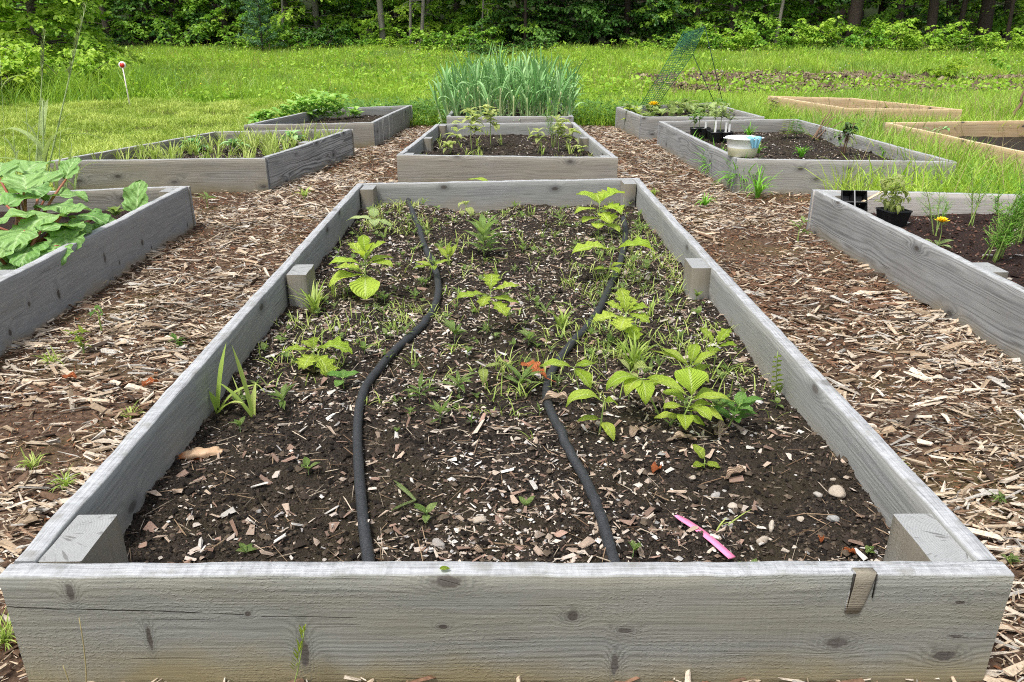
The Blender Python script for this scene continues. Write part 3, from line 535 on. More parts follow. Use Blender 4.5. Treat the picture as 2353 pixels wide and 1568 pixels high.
S(862, 532, 'leafy_seedling', 'small seedling with four pale oval leaves near the far left corner of the front bed', 'seedling',
  [(.9, 175, 10, 62, 24, 'ovate', .6), (.9, 280, 10, 40, 22, 'ovate', .9), (1, 95, 40, 34, 18, 'ovate', .4), (.8, 340, 5, 46, 20, 'ovate', 1.1)], 30, mat=LM_PALE)
S(1112, 590, 'rosette_plant', 'upright bushy plant of narrow pointed leaves in the middle of the front bed', 'plant',
  [(f, y, 55 - 40*(1 - f), 52, 13, 'lance', .5) for f, y in zip(np.linspace(.15, 1, 22), np.arange(22)*137.5)], 62, mat=LM_WEED, r=.002)
S(1120, 765, 'oak_seedling', 'thin stemmed seedling with four toothed leaves between the two hoses', 'seedling',
  [(.93, 190, 8, 74, 30, 'oak', .5), (1, 85, 45, 46, 30, 'oak', .4), (1, 10, 18, 62, 30, 'oak', .5), (.85, 0, 0, 62, 26, 'serr', .5), (.8, 310, -12, 56, 30, 'oak', .6), (.9, 240, 5, 40, 24, 'oak', 1.2)], 100, lean=(8, 0), r=.0014)
S(1146, 462, 'oak_seedling', 'seedling with two flat spreading leaves against the far board of the front bed', 'seedling',
  [(1, 165, 18, 74, 22, 'obov', .5), (1, 2, 8, 62, 20, 'obov', .3), (.95, 205, -10, 60, 18, 'obov', .5), (.95, 280, 10, 40, 18, 'obov', .8)], 34, lean=(3, 0), mat=LM_BRIGHT)
S(1375, 545, 'oak_seedling', 'large clump of broad lobed leaves by the far right corner post of the front bed', 'seedling',
  [(.95, 150, 35, 56, 38, 'obov', .9), (1, 60, 30, 56, 32, 'oak', .8), (1, 20, 35, 62, 36, 'oak', 1.0), (.85, 330, 10, 52, 42, 'oak', .9), (.7, 300, 0, 44, 38, 'oak', .9), (.8, 195, 10, 58, 22, 'obov', .7), (.55, 210, 10, 46, 24, 'obov', .7), (.4, 260, 10, 42, 26, 'obov', .6), (.35, 320, 10, 56, 24, 'obov', .8), (.9, 95, 40, 40, 26, 'oak', .5), (.75, 0, 20, 55, 28, 'oak', .9)], 80, r=.002)
S(1392, 648, 'oak_seedling', 'seedling holding out two big lobed oak leaves over the right hose', 'oak seedling',
  [(1, 176, 14, 92, 52, 'oak', 1.0), (1, -6, 20, 92, 52, 'oak', 1.1), (.45, 300, 10, 40, 16, 'lance', .7), (.4, 220, 20, 44, 16, 'lance', .7), (.45, 30, 15, 44, 16, 'lance', .7)], 76, lean=(15, 0), r=.002)
S(1030, 612, 'leafy_seedling', 'little seedling of upright pointed leaves just right of the left hose', 'seedling', [(.6, 130, 40, 44, 14, 'lance', .3), (.6, 50, 50, 46, 13, 'lance', .3), (1, 80, 60, 30, 10, 'lance', .2)], 24, mat=LM_BRIGHT)
S(1440, 800, 'oak_seedling', 'seedling with jagged bright leaves over a thick grass clump beside the right hose', 'seedling',
  [(.9, 185, 8, 72, 36, 'oak', .6), (.95, 100, 62, 62, 26, 'oak', .5), (1, 10, 28, 52, 30, 'oak', .8), (1, 330, 5, 56, 30, 'oak', .7), (.9, 250, 5, 50, 40, 'oak', 1.0), (.95, 150, 40, 52, 26, 'oak', .7), (.75, 290, -15, 50, 32, 'oak', .9), (1, 60, 40, 46, 24, 'oak', .5)], 84, lean=(-6, 0), r=.002)
S(722, 850, 'oak_seedling', 'seedling with two drooping lobed leaves near the left board of the front bed', 'oak seedling',
  [(.95, 178, 12, 68, 24, 'oak', .6), (.85, 250, -10, 48, 36, 'oak', .6), (1, 10, 18, 84, 50, 'oak', 1.3), (1, 100, 35, 36, 18, 'oak', .4), (1, 150, 35, 34, 16, 'oak', .4), (.8, 320, -5, 72, 34, 'oak', 1.5), (.5, 220, 0, 40, 18, 'oak', .8)], 50, lean=(4, 0))
S(790, 893, 'leafy_seedling', 'low dark green three leaved seedling left of the left hose', 'seedling', [(1, 170, 20, 42, 24, 'ovate', .7), (1, 30, 20, 38, 22, 'ovate', .6), (.8, 250, 10, 30, 20, 'ovate', .8), (.9, 100, 30, 30, 18, 'ovate', .5)], 26, mat=LM_GREEN)
S(1340, 925, 'leafy_seedling', 'glossy yellow-green seedling with three toothed leaves above the rust leaf', 'seedling', [(1, 178, 14, 72, 30, 'serr', .6), (1, 20, 14, 50, 24, 'serr', .4), (1, 318, -18, 60, 28, 'serr', .7)], 88, lean=(-25, 0), r=.0013)
S(1376, 1000, 'chestnut_seedling', 'seedling with an arching ribbed leaf and yellow side leaves on a dark stem', 'seedling',
  [(1, 195, 38, 96, 36, 'serr', 1.9), (1, 10, 10, 34, 24, 'serr', 1.4), (.5, 200, 12, 55, 22, 'ovate', .5), (.42, 300, 0, 56, 24, 'ovate', 1.2)], 84, lean=(8, 0), r=.0022)
S(1523, 962, 'chestnut_seedling', 'seedling whose long ribbed leaves hang down like an umbrella', 'seedling',
  [(1, 195, 25, 92, 34, 'serr', 1.7), (1, 265, 10, 80, 32, 'serr', 1.4), (1, 335, 15, 100, 32, 'serr', 1.7), (1, 230, 15, 70, 28, 'serr', 1.3), (.7, 150, 10, 58, 22, 'serr', 1), (.75, 30, 30, 60, 26, 'serr', 1.1)], 100, lean=(-55, 0), r=.0022)
S(1555, 985, 'broad_leaf_seedling', 'seedling with one big rounded upright leaf in the clump by the right board', 'seedling',
  [(1, 92, 58, 74, 60, 'obov', .8), (1, 165, 35, 98, 30, 'lance', .8), (.95, 350, 22, 88, 30, 'lance', .9), (.7, 200, 25, 60, 26, 'obov', .8), (.6, 20, 20, 66, 26, 'obov', .8), (.4, 320, 5, 50, 26, 'ovate', .6), (.9, 30, 15, 90, 32, 'obov', .9), (.85, 140, 20, 70, 30, 'obov', .8), (.5, 260, 10, 60, 30, 'ovate', .8), (.6, 340, 10, 80, 30, 'obov', .8), (.35, 180, 15, 60, 26, 'ovate', .7), (.75, 300, 15, 66, 30, 'obov', 1.0)], 76, lean=(28, 0), r=.0022, mat=LM_BRIGHT)
S(1600, 905, 'leafy_seedling', 'bright seedling with a fan of long pointed leaves above the big rounded leaf', 'seedling',
  [(1, 155, 42, 76, 26, 'lance', .7), (1, 165, 30, 88, 18, 'lance', .6), (1, 70, 50, 62, 24, 'obov', .7), (1, 15, 35, 74, 24, 'lance', .5), (.8, 300, 15, 56, 22, 'lance', .8), (.75, 30, 20, 60, 20, 'lance', .7)], 66, lean=(-20, 0))
S(1640, 850, 'oak_seedling', 'small oak seedling right beside the right board behind the leafy clump', 'oak seedling', [(1, 145, 50, 52, 24, 'oak', .5), (1, 45, 45, 52, 24, 'oak', .5), (.95, 350, 20, 44, 22, 'oak', .5), (.95, 240, 10, 30, 22, 'oak', .6)], 58, lean=(0, 0))
S(1668, 985, 'leafy_weed', 'bushy weed of mixed oval and narrow leaves at the right end of the clump', 'weed',
  [(f, y, 30, 50, 22 if i % 3 else 14, 'ovate' if i % 3 else 'lance', .6) for i, (f, y) in enumerate(zip(np.linspace(.3, 1, 14), np.arange(14)*137.5))], 62, lean=(26, 0), mat=LM_GREEN)
S(1618, 1075, 'leafy_seedling', 'tiny yellow-green seedling of three rounded leaves in bare soil', 'seedling', [(1, 140, 50, 42, 26, 'ovate', .6), (.5, 200, 10, 30, 20, 'ovate', .5), (.5, 330, 10, 34, 20, 'ovate', .6)], 20)
S(1445, 920, 'wilting_seedling', 'wilting seedling with yellow and orange curled leaves', 'seedling', [(1, 130, 40, 48, 12, 'lance', .9), (1, 20, 30, 52, 34, 'obov', 1.6), (.9, 215, 0, 60, 16, 'lance', 1), (1, 275, 10, 46, 20, 'lance', 1.6), (.8, 300, 0, 50, 18, 'lance', 1.2)], 70, mat=LM_YEL)
S(1072, 512, 'wilting_seedling', 'withered brownish seedling with curled leaves near the far board', 'seedling', [(1, 90, 30, 24, 16, 'ovate', 2.6), (1, 200, 20, 24, 14, 'ovate', 2.5), (.8, 300, 0, 30, 16, 'ovate', 2), (.6, 120, 0, 26, 12, 'ovate', 2), (.5, 10, 10, 22, 12, 'ovate', 2)], 44, mat=LM_YEL)
S(1110, 880, 'wilting_seedling', 'yellow seedling with one limp hanging leaf between the hoses', 'seedling', [(1, 275, 10, 46, 18, 'ovate', 1.9), (1, 10, 25, 46, 14, 'ovate', .8)], 36, mat=LM_YEL)
S(985, 645, 'leafy_seedling', 'seedling leaning its bright leaves across the left hose', 'seedling', [(1, 160, 20, 40, 16, 'ovate', .5), (1, 10, 25, 44, 16, 'ovate', .6), (1, 200, 10, 44, 14, 'ovate', .7), (1, 280, 15, 30, 14, 'ovate', .7)], 34, lean=(10, 0), mat=LM_BRIGHT)
# ladder-like weed on the right board
def pinnate(p, name, label, cat, h, sc, mat, lean=(0, 0), L=22, W=6, nn=12, group=None, yaw=0, r=.0016):
    root = thing(name, label, cat, tuple(p), 0, group); g, gs = G(), G(); top = np.array([lean[0]*sc, lean[1]*sc, h*sc]); pts = stem(gs, (0, 0, -.01), top, r, r*.5, n=8)
    for i in range(nn):
        t = .18 + .8*i/nn
        for s in (0, PI): leaf(g, top*t, yaw + s + R.normal(0, .25), .25, L*sc*(1.2 - .7*t), W*sc*1.2, 'lance', .4, .15, 5, 1)
    gs.obj('stem', LM_STEM, root); g.obj('foliage', mat, root); return root
p = on('A', 1800, 918); pinnate((p.x - .02, p.y, p.z), 'ladder_weed', 'upright ladder-like weed growing against the right board of the front bed', 'weed', 120, sc_at(p), LM_BRIGHT, (-10, 0), 22, 9, 8, yaw=.5)
# grass tufts: long blades by hand and small ones as copies
def tuft_geo(nb, h, w, spread=.5, lean=.5, mat=None, seed=0):
    g = G()
    for i in range(nb):
        hh = h*R.uniform(.5, 1.1); yaw = R.uniform(0, 2*PI); leaf(g, (R.normal(0, .006), R.normal(0, .006), -.005), yaw, D2(R.uniform(60, 88)), hh, w*R.uniform(.7, 1.2), 'strap', R.uniform(.2, 1.6)*spread*2, .3, 6, 1)
    return g
def tuft(p, label, nb, h, w, mat=LM_GRASS, spread=.5, group=None, name='grass_tuft', cat='grass tuft'):
    o = tuft_geo(nb, h, w, spread).obj(name, mat, None, tuple(p)); return tag(o, label, cat, group)
p = on('A', 500, 945); s = sc_at(p); g = G()
for yaw, pit, L, dr in ((60, 78, 170, .25), (20, 60, 120, 1.2), (150, 80, 60, .4), (330, 50, 110, .9)): leaf(g, (0, 0, -.01), D2(yaw), D2(pit), L*s, 15*s, 'strap', dr, .35, 9, 1)
tag(g.obj('grass_tuft', LM_GRASS, None, tuple(p)), 'wide bladed green grass leaning out along the left board of the front bed', 'grass tuft')
p = on('A', 582, 958); s = sc_at(p); g = G()
for yaw, pit, L, dr in ((155, 82, 185, .12), (170, 62, 120, .5), (80, 80, 90, .5)): leaf(g, (0, 0, -.01), D2(yaw), D2(pit), L*s, 13*s, 'strap', dr, .35, 9, 1)
tag(g.obj('grass_tuft', LM_GRASS, None, tuple(p)), 'single tall grass shoot standing right of the wide bladed grass', 'grass tuft')
p = on('A', 1455, 850); tuft(p, 'thick clump of upright grass under the jagged bright seedling', 46, 105*sc_at(p), 6*sc_at(p))
p = on('A', 725, 720); tuft(p, 'loose clump of bright grass in front of the left middle post', 34, 85*sc_at(p), 5*sc_at(p))
p = on('A', 1290, 755); tuft(p, 'small dense tuft of bright grass between the hoses', 26, 62*sc_at(p), 5*sc_at(p))
p = on('A', 955, 1160); s = sc_at(p); g = G()
for yaw, pit, L, dr in ((130, 12, 95, .3), (225, 8, 70, .2), (140, 20, 70, .3)): leaf(g, (0, 0, .01), D2(yaw), D2(pit), L*s, 9*s, 'strap', dr, .3, 7, 1)
tag(g.obj('grass_tuft', LM_PALE, None, tuple(p)), 'fallen grass blades lying on bare soil right of the left hose', 'grass tuft')
def copies(protos, spots, label, cat, group, smin=.7, smax=1.3):
    first = {}
    for k, p in enumerate(spots):
        i = int(R.integers(len(protos)))
        o = protos[i].copy() if i in first else protos[i]; first[i] = 1
        if not o.users_collection: COL.objects.link(o)
        o.location = tuple(p); o.rotation_euler = (R.normal(0, .1), R.normal(0, .1), R.uniform(0, 6.28)); s = R.uniform(smin, smax); o.scale = (s, s, s*R.uniform(.85, 1.2)); tag(o, label, cat, group)
def proto(g, name, mat):
    me = g.mesh(name); me.materials.append(mat); return bpy.data.objects.new(name, me)
def spots(key, k, dens=lambda x, y: 1.0, m=.06):
    out = []
    while len(out) < k:
        x, y = inbed(key, 1, m)
        if R.random() < dens(x[0], y[0]): out.append((x[0], y[0], float(ZS[key](x[0], y[0]))))
    return out
dA = lambda x, y: float(sstep(1.35, 2.3, y))*.95*(.3 + .9*float(vn(x*3, y*3, 4))) + .03
gp = [proto(tuft_geo(int(R.integers(3, 8)), .066, .0030, .9), 'grass_shoot', LM_GRASS) for _ in range(5)]
copies(gp, spots('A', 150, dA), 'short tuft of thin yellow-green grass sprouting in the front bed', 'grass shoot', 'grass shoots in the front bed')
def weed_geo(nl, L, W, shp, h):
    g = G(); stem(g, (0, 0, -.005), (0, 0, h), .0011, .0008, n=4, sides=4)
    for i in range(nl): leaf(g, (0, 0, h*R.uniform(.4, 1)), i*2.4 + R.normal(0, .3), D2(R.uniform(15, 60)), L*R.uniform(.7, 1.2), W*R.uniform(.8, 1.2), shp, R.uniform(.3, .9), .25, 6, 1)
    return g
g = G()
for q in spots('A', 640, lambda x, y: float(sstep(1.4, 2.2, y))*(.05 + .95*float(vn(x*3.3, y*3.3, 14) > .58))):
    for i in range(int(R.integers(2, 5))): leaf(g, np.array(q) + [R.normal(0, .012), R.normal(0, .012), -.003], R.uniform(0, 6.3), D2(R.uniform(35, 85)), R.uniform(.02, .075), R.uniform(.0018, .0035), 'strap', R.uniform(.3, 1.6), .2, 4, 1)
tag(g.obj('fine_sprouts', LM_GRASS), 'hair-fine pale sprouts and dead grass between the seedlings', 'sprouts', kind='stuff')
wp = [proto(weed_geo(7, .040, .009, 'lance', .032), 'narrow_leaf_weed', LM_WEED) for _ in range(4)]
copies(wp, spots('A', 120, dA), 'small weed of narrow grey-green leaves in the front bed', 'weed', 'narrow leaved weeds in the front bed', .4, 1.15)
wp = [proto(weed_geo(4, .024, .014, 'ovate', .018), 'round_leaf_weed', LM_WEED) for _ in range(4)]
copies(wp, spots('A', 170, lambda x, y: .15 + dA(x, y)), 'tiny weed with a few oval leaves in the front bed', 'weed', 'oval leaved weeds in the front bed', .5, 1.25)
for px, py, a in ((965, 925, .05), (1055, 905, .055), (1197, 905, .06), (1012, 975, .045), (650, 940, .05), (1215, 800, .05), (1045, 790, .055), (1650, 960, .05)):
    p = on('A', px, py); o = weed_geo(11, a, a*.26, 'lance', a*.8).obj('rosette_weed', LM_WEED, None, tuple(p)); tag(o, 'leafy rosette weed larger than the sprouts around it between the hoses and boards', 'weed', 'bigger rosette weeds in the front bed')
# ---------------------------------------------------------------- hoses, tag, dead leaves, pebbles
HOSE = plain('hose_rubber', (.026, .028, .031), .6, .4, .0014, 260, .5)
def hose(pts, label, lift):
    w = [on('A', *q) for q in pts]; c = catmull([(p.x, p.y, p.z) for p in w], 10); c[:, 2] = ZS['A'](c[:, 0], c[:, 1])
    k = np.ones(15)/15; zz = np.convolve(np.pad(c[:, 2], 7, mode='edge'), k, mode='valid'); c[:, 2] = np.maximum(zz, c[:, 2] - .002) + .0105
    g = G(); tube(g, c, (.0108 + .0022*sstep(1.2, 3.6, c[:, 1])) + .0006*vn(np.arange(len(c))*.7, np.zeros(len(c)), 3), 14); return tag(g.obj('soaker_hose', HOSE), label, 'hose')
hose([(852, 1330), (845, 1280), (835, 1200), (826, 1100), (822, 1000), (830, 930), (852, 880), (893, 830), (943, 782), (985, 735), (1006, 690), (1004, 640), (990, 600), (975, 568), (963, 530), (948, 490), (936, 460)], 'black rubber soaker hose on the left curving down the front bed', 0)
hose([(1420, 1330), (1405, 1285), (1385, 1210), (1345, 1115), (1300, 1030), (1262, 950), (1256, 900), (1272, 855), (1312, 800), (1362, 740), (1395, 680), (1420, 620), (1433, 570), (1437, 535), (1432, 505)], 'black rubber soaker hose on the right passing under the rust coloured leaf', 0)
PINK = plain('pink_plastic', (.86, .24, .42), .4, .5, .0004, 500, .08)
a, b = on('A', 1552, 1195), on('A', 1680, 1300); a.z += .010; b.z += .016; d = Vector((b - a)); s2 = d.cross(Vector((0, 0, 1))).normalized()*.0075
g = G(); kk = 14
V = []
for i in range(kk):
    t = i/(kk - 1); q = a.lerp(b, t); q.z = q.z + .006*math.sin(t*PI); w = (.55 + .45*min(1, t*9))*(.82 if .24 < t < .3 else 1)
    u = Vector((0, 0, .0012)); V += [q - s2*w, q + s2*w, q + s2*w + u, q - s2*w + u]
Q = [(i*4 + j, i*4 + (j + 1) % 4, i*4 + 4 + (j + 1) % 4, i*4 + 4 + j) for i in range(kk - 1) for j in range(4)] + [(0, 1, 2, 3), (kk*4 - 1, kk*4 - 2, kk*4 - 3, kk*4 - 4)]
g.add([tuple(v) for v in V], Q); tag(g.obj('plant_label', PINK), 'bright pink plastic plant label lying on the soil near the front board', 'plant label')
def dead_leaf(key, px, py, label, L, W, shp, mat, yaw, pit=6, droop=.5, fold=.5, wave=.1, lift=.008, name='dead_leaf', stalk=0):
    p = on(key, px, py) if key else onp(px, py); s = sc_at(p); p.z += lift; g = G()
    leaf(g, (0, 0, 0), D2(yaw), D2(pit), L*s, W*s, shp, droop, fold, 16, 3, .5, wave)
    if stalk: stem(g, (0, 0, 0), (-math.cos(D2(yaw))*stalk*s, -math.sin(D2(yaw))*stalk*s, -.004), .0012, .0009, n=4)
    return tag(g.obj(name, mat, None, tuple(p)), label, 'dead leaf')
dead_leaf('A', 1256, 893, 'rust orange dead leaf lying across the right hose', 76, 44, 'oak', LM_RUST, 145, 28, .5, .25, .08, .03, stalk=26)
p = on('A', 455, 1050); s = sc_at(p); g = G()
t = np.linspace(0, 1, 20); th = np.linspace(-.3, 5.3, 18); rad = 17*s*np.sin(PI*np.clip(t*.86 + .10, 0, 1))**.55*np.where(t > .72, 1 - (t - .72)*2.6, 1)
nz_ = 1 + .22*(vn(t[:, None]*9 + 0*th[None, :], th[None, :]*1.7 + 0*t[:, None], 5) - .5)*2; V = np.stack([(np.repeat(t[:, None], 18, 1) - .5)*118*s + 7*s*(vn(th[None, :]*2.0, 0*th[None, :], 9) - .5)*np.where(np.abs(t[:, None] - .5) > .42, 2.2, 0), rad[:, None]*np.cos(th)*(1 + .06*th)*nz_, rad[:, None]*(np.sin(th)*.62 + .5)*nz_ - .10*rad[:, None]*np.sin(t[:, None]*22)], 2).reshape(-1, 3); i, j = np.meshgrid(np.arange(19), np.arange(17), indexing='ij'); q = (i*18 + j).ravel()
g.add(rotz(V, D2(195)), np.stack([q, q + 1, q + 19, q + 18], 1), None, np.stack(np.broadcast_arrays(t[:, None], (th/5.6*.8 + .1)[None, :], np.clip(1.05 - sstep(.62, .85, t)[:, None] - .9*sstep(3.6, 5.0, th)[None, :] + .25*(vn(t[:, None]*12, th[None, :]*3, 2) - .5), 0, 1), 1.), 2).reshape(-1, 4))
LM_TANLEAF = leafy('leaf_tan_curl', (.34, .115, .035), (.66, .47, .30), None, .15, .45)
tag(g.obj('dead_leaf', LM_TANLEAF, None, tuple(p)), 'tan dead leaf rolled into a tube below the left board', 'dead leaf')
for px, py, L, W, yaw, mat, lab in ((1305, 925, 70, 34, 170, LM_DRY, 'pale curled dead leaf beside the right hose'), (1450, 1010, 60, 30, 60, LM_DRY, 'pale brown dead leaf standing up under the arching ribbed leaf'), (1640, 1005, 70, 44, 20, LM_DRY, 'pair of pale crumpled dead leaf pieces in front of the leafy clump'), (1590, 1015, 60, 26, 175, LM_DRY, 'tan strip of dead leaf left of the crumpled pieces'),
    (1500, 1095, 46, 30, 60, LM_RUST, 'reddish crumpled dead leaf right of the right hose'), (1710, 1090, 56, 30, 200, LM_DRY, 'pinkish torn dead leaf on the soil toward the right board'), (1885, 1255, 30, 18, 70, LM_RUST, 'small orange dead leaf near the right front post'), (1965, 1282, 34, 20, 150, LM_RUST, 'small orange dead leaf tucked behind the front board'), (1110, 1280, 44, 22, 150, LM_DRY, 'tan bark-like leaf scrap behind the front board')):
    dead_leaf('A', px, py, lab, L, W, 'ovate', mat, yaw, 12, 1.0, .7, .16)
dead_leaf(None, 330, 900, 'orange-brown dead leaf on the mulch by the left board of the front bed', 48, 26, 'ovate', LM_RUST, 60, 15, 1, .5, .15, .015)
dead_leaf(None, 145, 880, 'brown dead leaf on the mulch below the yellow-green weed', 40, 24, 'ovate', LM_RUST, 20, 10, 1, .5, .15, .015)
STONE = N('pebble_stone'); r_ = STONE.n('ShaderNodeObjectInfo').outputs['Random']; f = STONE.noise(STONE.obj(), 180, 4)
STONE_M = STONE.bsdf(STONE.mix(STONE.math('MULTIPLY', STONE.ramp(f, [(.3, 0.), (.75, 1.)]), .4), STONE.ramp(r_, [(0, (.40, .34, .27)), (.35, (.52, .46, .38)), (.55, (.30, .31, .31)), (.8, (.46, .42, .38)), (1, (.20, .2, .2))]), (.16, .13, .10)), .7, .3, STONE.bump(f, .0008))
import bmesh
def rock(r, sq):
    bm = bmesh.new(); bmesh.ops.create_icosphere(bm, subdivisions=3, radius=1)
    ph = R.uniform(0, 9, 3)
    for v in bm.verts:
        c = v.co; k = 1 + .16*math.sin(c.x*2.3 + ph[0]) + .14*math.sin(c.y*2.9 + ph[1]) + .08*math.sin(c.z*5 + c.x*4 + ph[2]); v.co = Vector((c.x*sq[0], c.y*sq[1], c.z*sq[2]))*k*r
    me = bpy.data.meshes.new('pebble'); bm.to_mesh(me); bm.free(); me.polygons.foreach_set('use_smooth', [True]*len(me.polygons)); me.materials.append(STONE_M); return me
rocks = [rock(1, (1, R.uniform(.6, .95), R.uniform(.5, .75))) for _ in range(6)]
for px, py, r, lab in ((1923, 1137, 18, 'largest rounded tan pebble near the right board of the front bed'), (1880, 1140, 10, 'small pale pebble left of the largest tan pebble'), (1772, 1213, 12, 'tall oval pebble in front of the right front post'), (1912, 1195, 12, 'squarish tan pebble behind the right front post'), (1645, 1142, 12, 'flat pale pebble left of the oval pebble'), (1683, 1167, 11, 'bluish grey flat pebble below the flat pale one'), (1752, 1247, 13, 'white lumpy pebble close to the front board'), (1672, 1215, 12, 'long dark grey pebble beside the pink label'), (1733, 1165, 8, 'little tan pebble between the two larger flat ones'), (1590, 1100, 8, 'little pale pebble above the pink label'), (1100, 1198, 15, 'pale blue-grey slate pebble between the hoses'), (1290, 1235, 9, 'small white pebble left of the right hose end'), (775, 760, 9, 'round white pebble left of the left hose'), (1010, 1255, 15, 'dark grey flat pebble behind the front board'), (1840, 1195, 8, 'small cream pebble left of the squarish tan pebble')):
    p = on('A', px, py); s = sc_at(p); o = link('pebble', rocks[int(R.integers(6))]); o.location = (p.x, p.y, p.z + r*s*.3); o.rotation_euler = (R.normal(0, .2), R.normal(0, .2), R.uniform(0, 6)); o.scale = (r*s*1.1,)*3; tag(o, lab, 'pebble')
spp = [q for q in spots('A', 70, lambda x, y: (1.0 if y < 1.7 and x > .1 else .25))]
for q in spp:
    o = link('pebble', rocks[int(R.integers(6))]); r = R.uniform(.003, .0065); o.location = (q[0], q[1], q[2] + r*.3); o.rotation_euler = (0, 0, R.uniform(0, 6)); o.scale = (r,)*3; tag(o, 'tiny pebble lying loose in the soil of the front bed', 'pebble', 'tiny pebbles in the front bed')
# loose knot in the front board
pk = PY(1985, 1356, yf); kn = G(); m = 14; th = np.arange(m)*2*PI/m
prof_ = [(-.036, .012), (-.02, .0145), (.0, .016), (.02, .0165), (.0385, .0165)]
V = np.array([[(rx_*math.cos(a)*1.0 + (z - .0385)*.12, -.0012 - max(0, -math.sin(a))*.002 + (0.012 if math.sin(a) > 0 else 0), z) for a in th] for z, rx_ in prof_]).reshape(-1, 3)
Q = [(i*m + j, i*m + (j + 1) % m, (i + 1)*m + (j + 1) % m, (i + 1)*m + j) for i in range(4) for j in range(m)]
V = np.concatenate([V, [[0, 0, .0385], [-.009, 0, -.036]]]); T = [((4)*m + j, 4*m + (j + 1) % m, 5*m) for j in range(m)] + [((j + 1) % m, j, 5*m + 1) for j in range(m)]
kn.add(V, Q, T)
fb = [o for o in bpy.data.objects if o.name == 'board'][0]
KN = wood('knot_wood', (.17, .16, .135), (.05, .047, .04), (.13, .11, .085), .4, post=True, lowz=-9, ringamt=.5, freq=300, blotch=.6)
for v_ in range(0): pass
ko = kn.obj('knot', KN, fb, (pk.x - A[0][0], .0015, .22 - .0385 + .0165)); ko['label'] = 'loose dark knot standing out of the front board'
gk = G(); box(gk, -.0185, -.0150, -.0010, .001, -.026, .0355); box(gk, .0162, .0175, -.0010, .001, -.008, .0350); box(gk, -.014, -.004, -.0010, .001, -.031, -.026); gk.obj('crack', plain('crack_dark', (.018, .015, .012)), fb, (pk.x - A[0][0], .0, .199))
p = PY(1022, 1315, yf + .012); dead = G(); leaf(dead, (0, 0, 0), 0, .1, 25*sc_at(p), 15*sc_at(p), 'ovate', .3, .1, 7, 1); tag(dead.obj('fallen_leaf', LM_BRIGHT, None, (p.x - .008, p.y, RZ + .006)), 'tiny green leaf fallen on the upper edge of the front board', 'leaf')
# ---------------------------------------------------------------- rhubarb bed
RHS = .74
def rhubarb():
    c = on('D', 70, 610); s = sc_at(c); root = thing('rhubarb_plant', 'large rhubarb with broad crinkled leaves and red stalks in the left bed', 'rhubarb', tuple(c)); gs = G(); k = 0
    for px, py, h, size, yaw, pit, dr in ((20, 440, .34, 125, 150, 20, 1.0), (110, 415, .36, 120, 100, 25, .9), (175, 408, .37, 82, 70, 55, .5), (60, 465, .33, 130, 60, 20, 1.0), (150, 455, .31, 125, 20, 15, 1.0), (205, 500, .24, 110, 350, 10, 1.0), (100, 505, .29, 130, 250, 10, 1.1), (150, 545, .24, 110, 300, 0, 1.1), (35, 500, .30, 120, 215, 10, 1.0), (225, 520, .20, 90, 340, 5, .9), (110, 560, .19, 95, 285, 0, .9), (20, 560, .24, 120, 240, -5, .9), (70, 590, .16, 100, 280, -5, .8), (10, 600, .15, 95, 200, 0, .8), (180, 490, .30, 100, 40, 20, 1.0), (-60, 520, .30, 140, 180, 10, 1.0), (-90, 460, .32, 140, 140, 10, 1.0), (-70, 600, .22, 130, 220, 0, 1.0), (60, 430, .36, 120, 120, 30, .8), (195, 545, .17, 80, 320, 0, .8), (5, 400, .40, 110, 110, 30, .8), (130, 590, .14, 70, 310, -5, .8), (85, 395, .35, 110, 80, 30, 1.0), (130, 480, .30, 110, 330, 15, 1.0), (170, 520, .26, 100, 10, 10, 1.1), (60, 535, .26, 120, 260, 5, 1.0), (0, 470, .32, 120, 190, 15, 1.0), (75, 445, .36, 110, 330, 20, 1.0), (40, 580, .2, 100, 320, 0, 1.0), (130, 525, .27, 110, 60, 15, 1.0), (215, 545, .15, 80, 20, 0, .9), (120, 575, .22, 110, 290, -10, .8), (170, 560, .19, 95, 300, -10, .8), (60, 570, .23, 115, 270, -10, .8), (200, 530, .2, 85, 320, -5, .8), (90, 600, .17, 90, 275, -15, .7), (20, 610, .17, 100, 250, -15, .7), (150, 520, .27, 110, 290, -5, .8), (235, 505, .18, 70, 345, 5, .8), (40, 540, .27, 115, 280, -5, .8)):
        w = P(px, py, h); b = np.array(w) - np.array(c); sc = depth(w)/F; L = size*sc*RHS; ya = D2(yaw)
        base = b - np.array([math.cos(ya), math.sin(ya), 0])*L*.45; g = G()
        leaf(g, (0, 0, 0), ya, D2(pit) + .1, L, L*1.0, 'heart', dr*1.1, .12, 26, 8, R.random(), .055)
        gl = g.obj('leaf', LM_RHU, root, tuple(base)); cr = np.array([R.normal(0, .05), R.normal(0, .05), 0]); n0 = 8; t = np.linspace(0, 1, n0)[:, None]
        g2 = G(); p_ = cr + (base - cr)*t + np.array([0, 0, .02])*np.sin(PI*t); tube(g2, p_ - base, np.linspace(.008, .0045, n0), 7, (0, .5, R.random(), 1)); g2.obj('stalk', LM_RED, gl)
    return root
rhubarb()
c = on('D', 318, 512); root = thing('rhubarb_plant', 'lone crinkled rhubarb leaf standing up by the far corner of the left bed', 'rhubarb', tuple(c)); s = sc_at(c); g = G()
leaf(g, (0, 0, 0), D2(80), D2(70), 78*s, 66*s, 'heart', .3, .3, 16, 4, .3, .08); gl = g.obj('leaf', LM_RHU, root, (0, 0, 22*s)); g2 = G(); stem(g2, (0, 0, -22*s - .01), (0, 0, 2*s), .006, .005); g2.obj('stalk', LM_RED, gl)
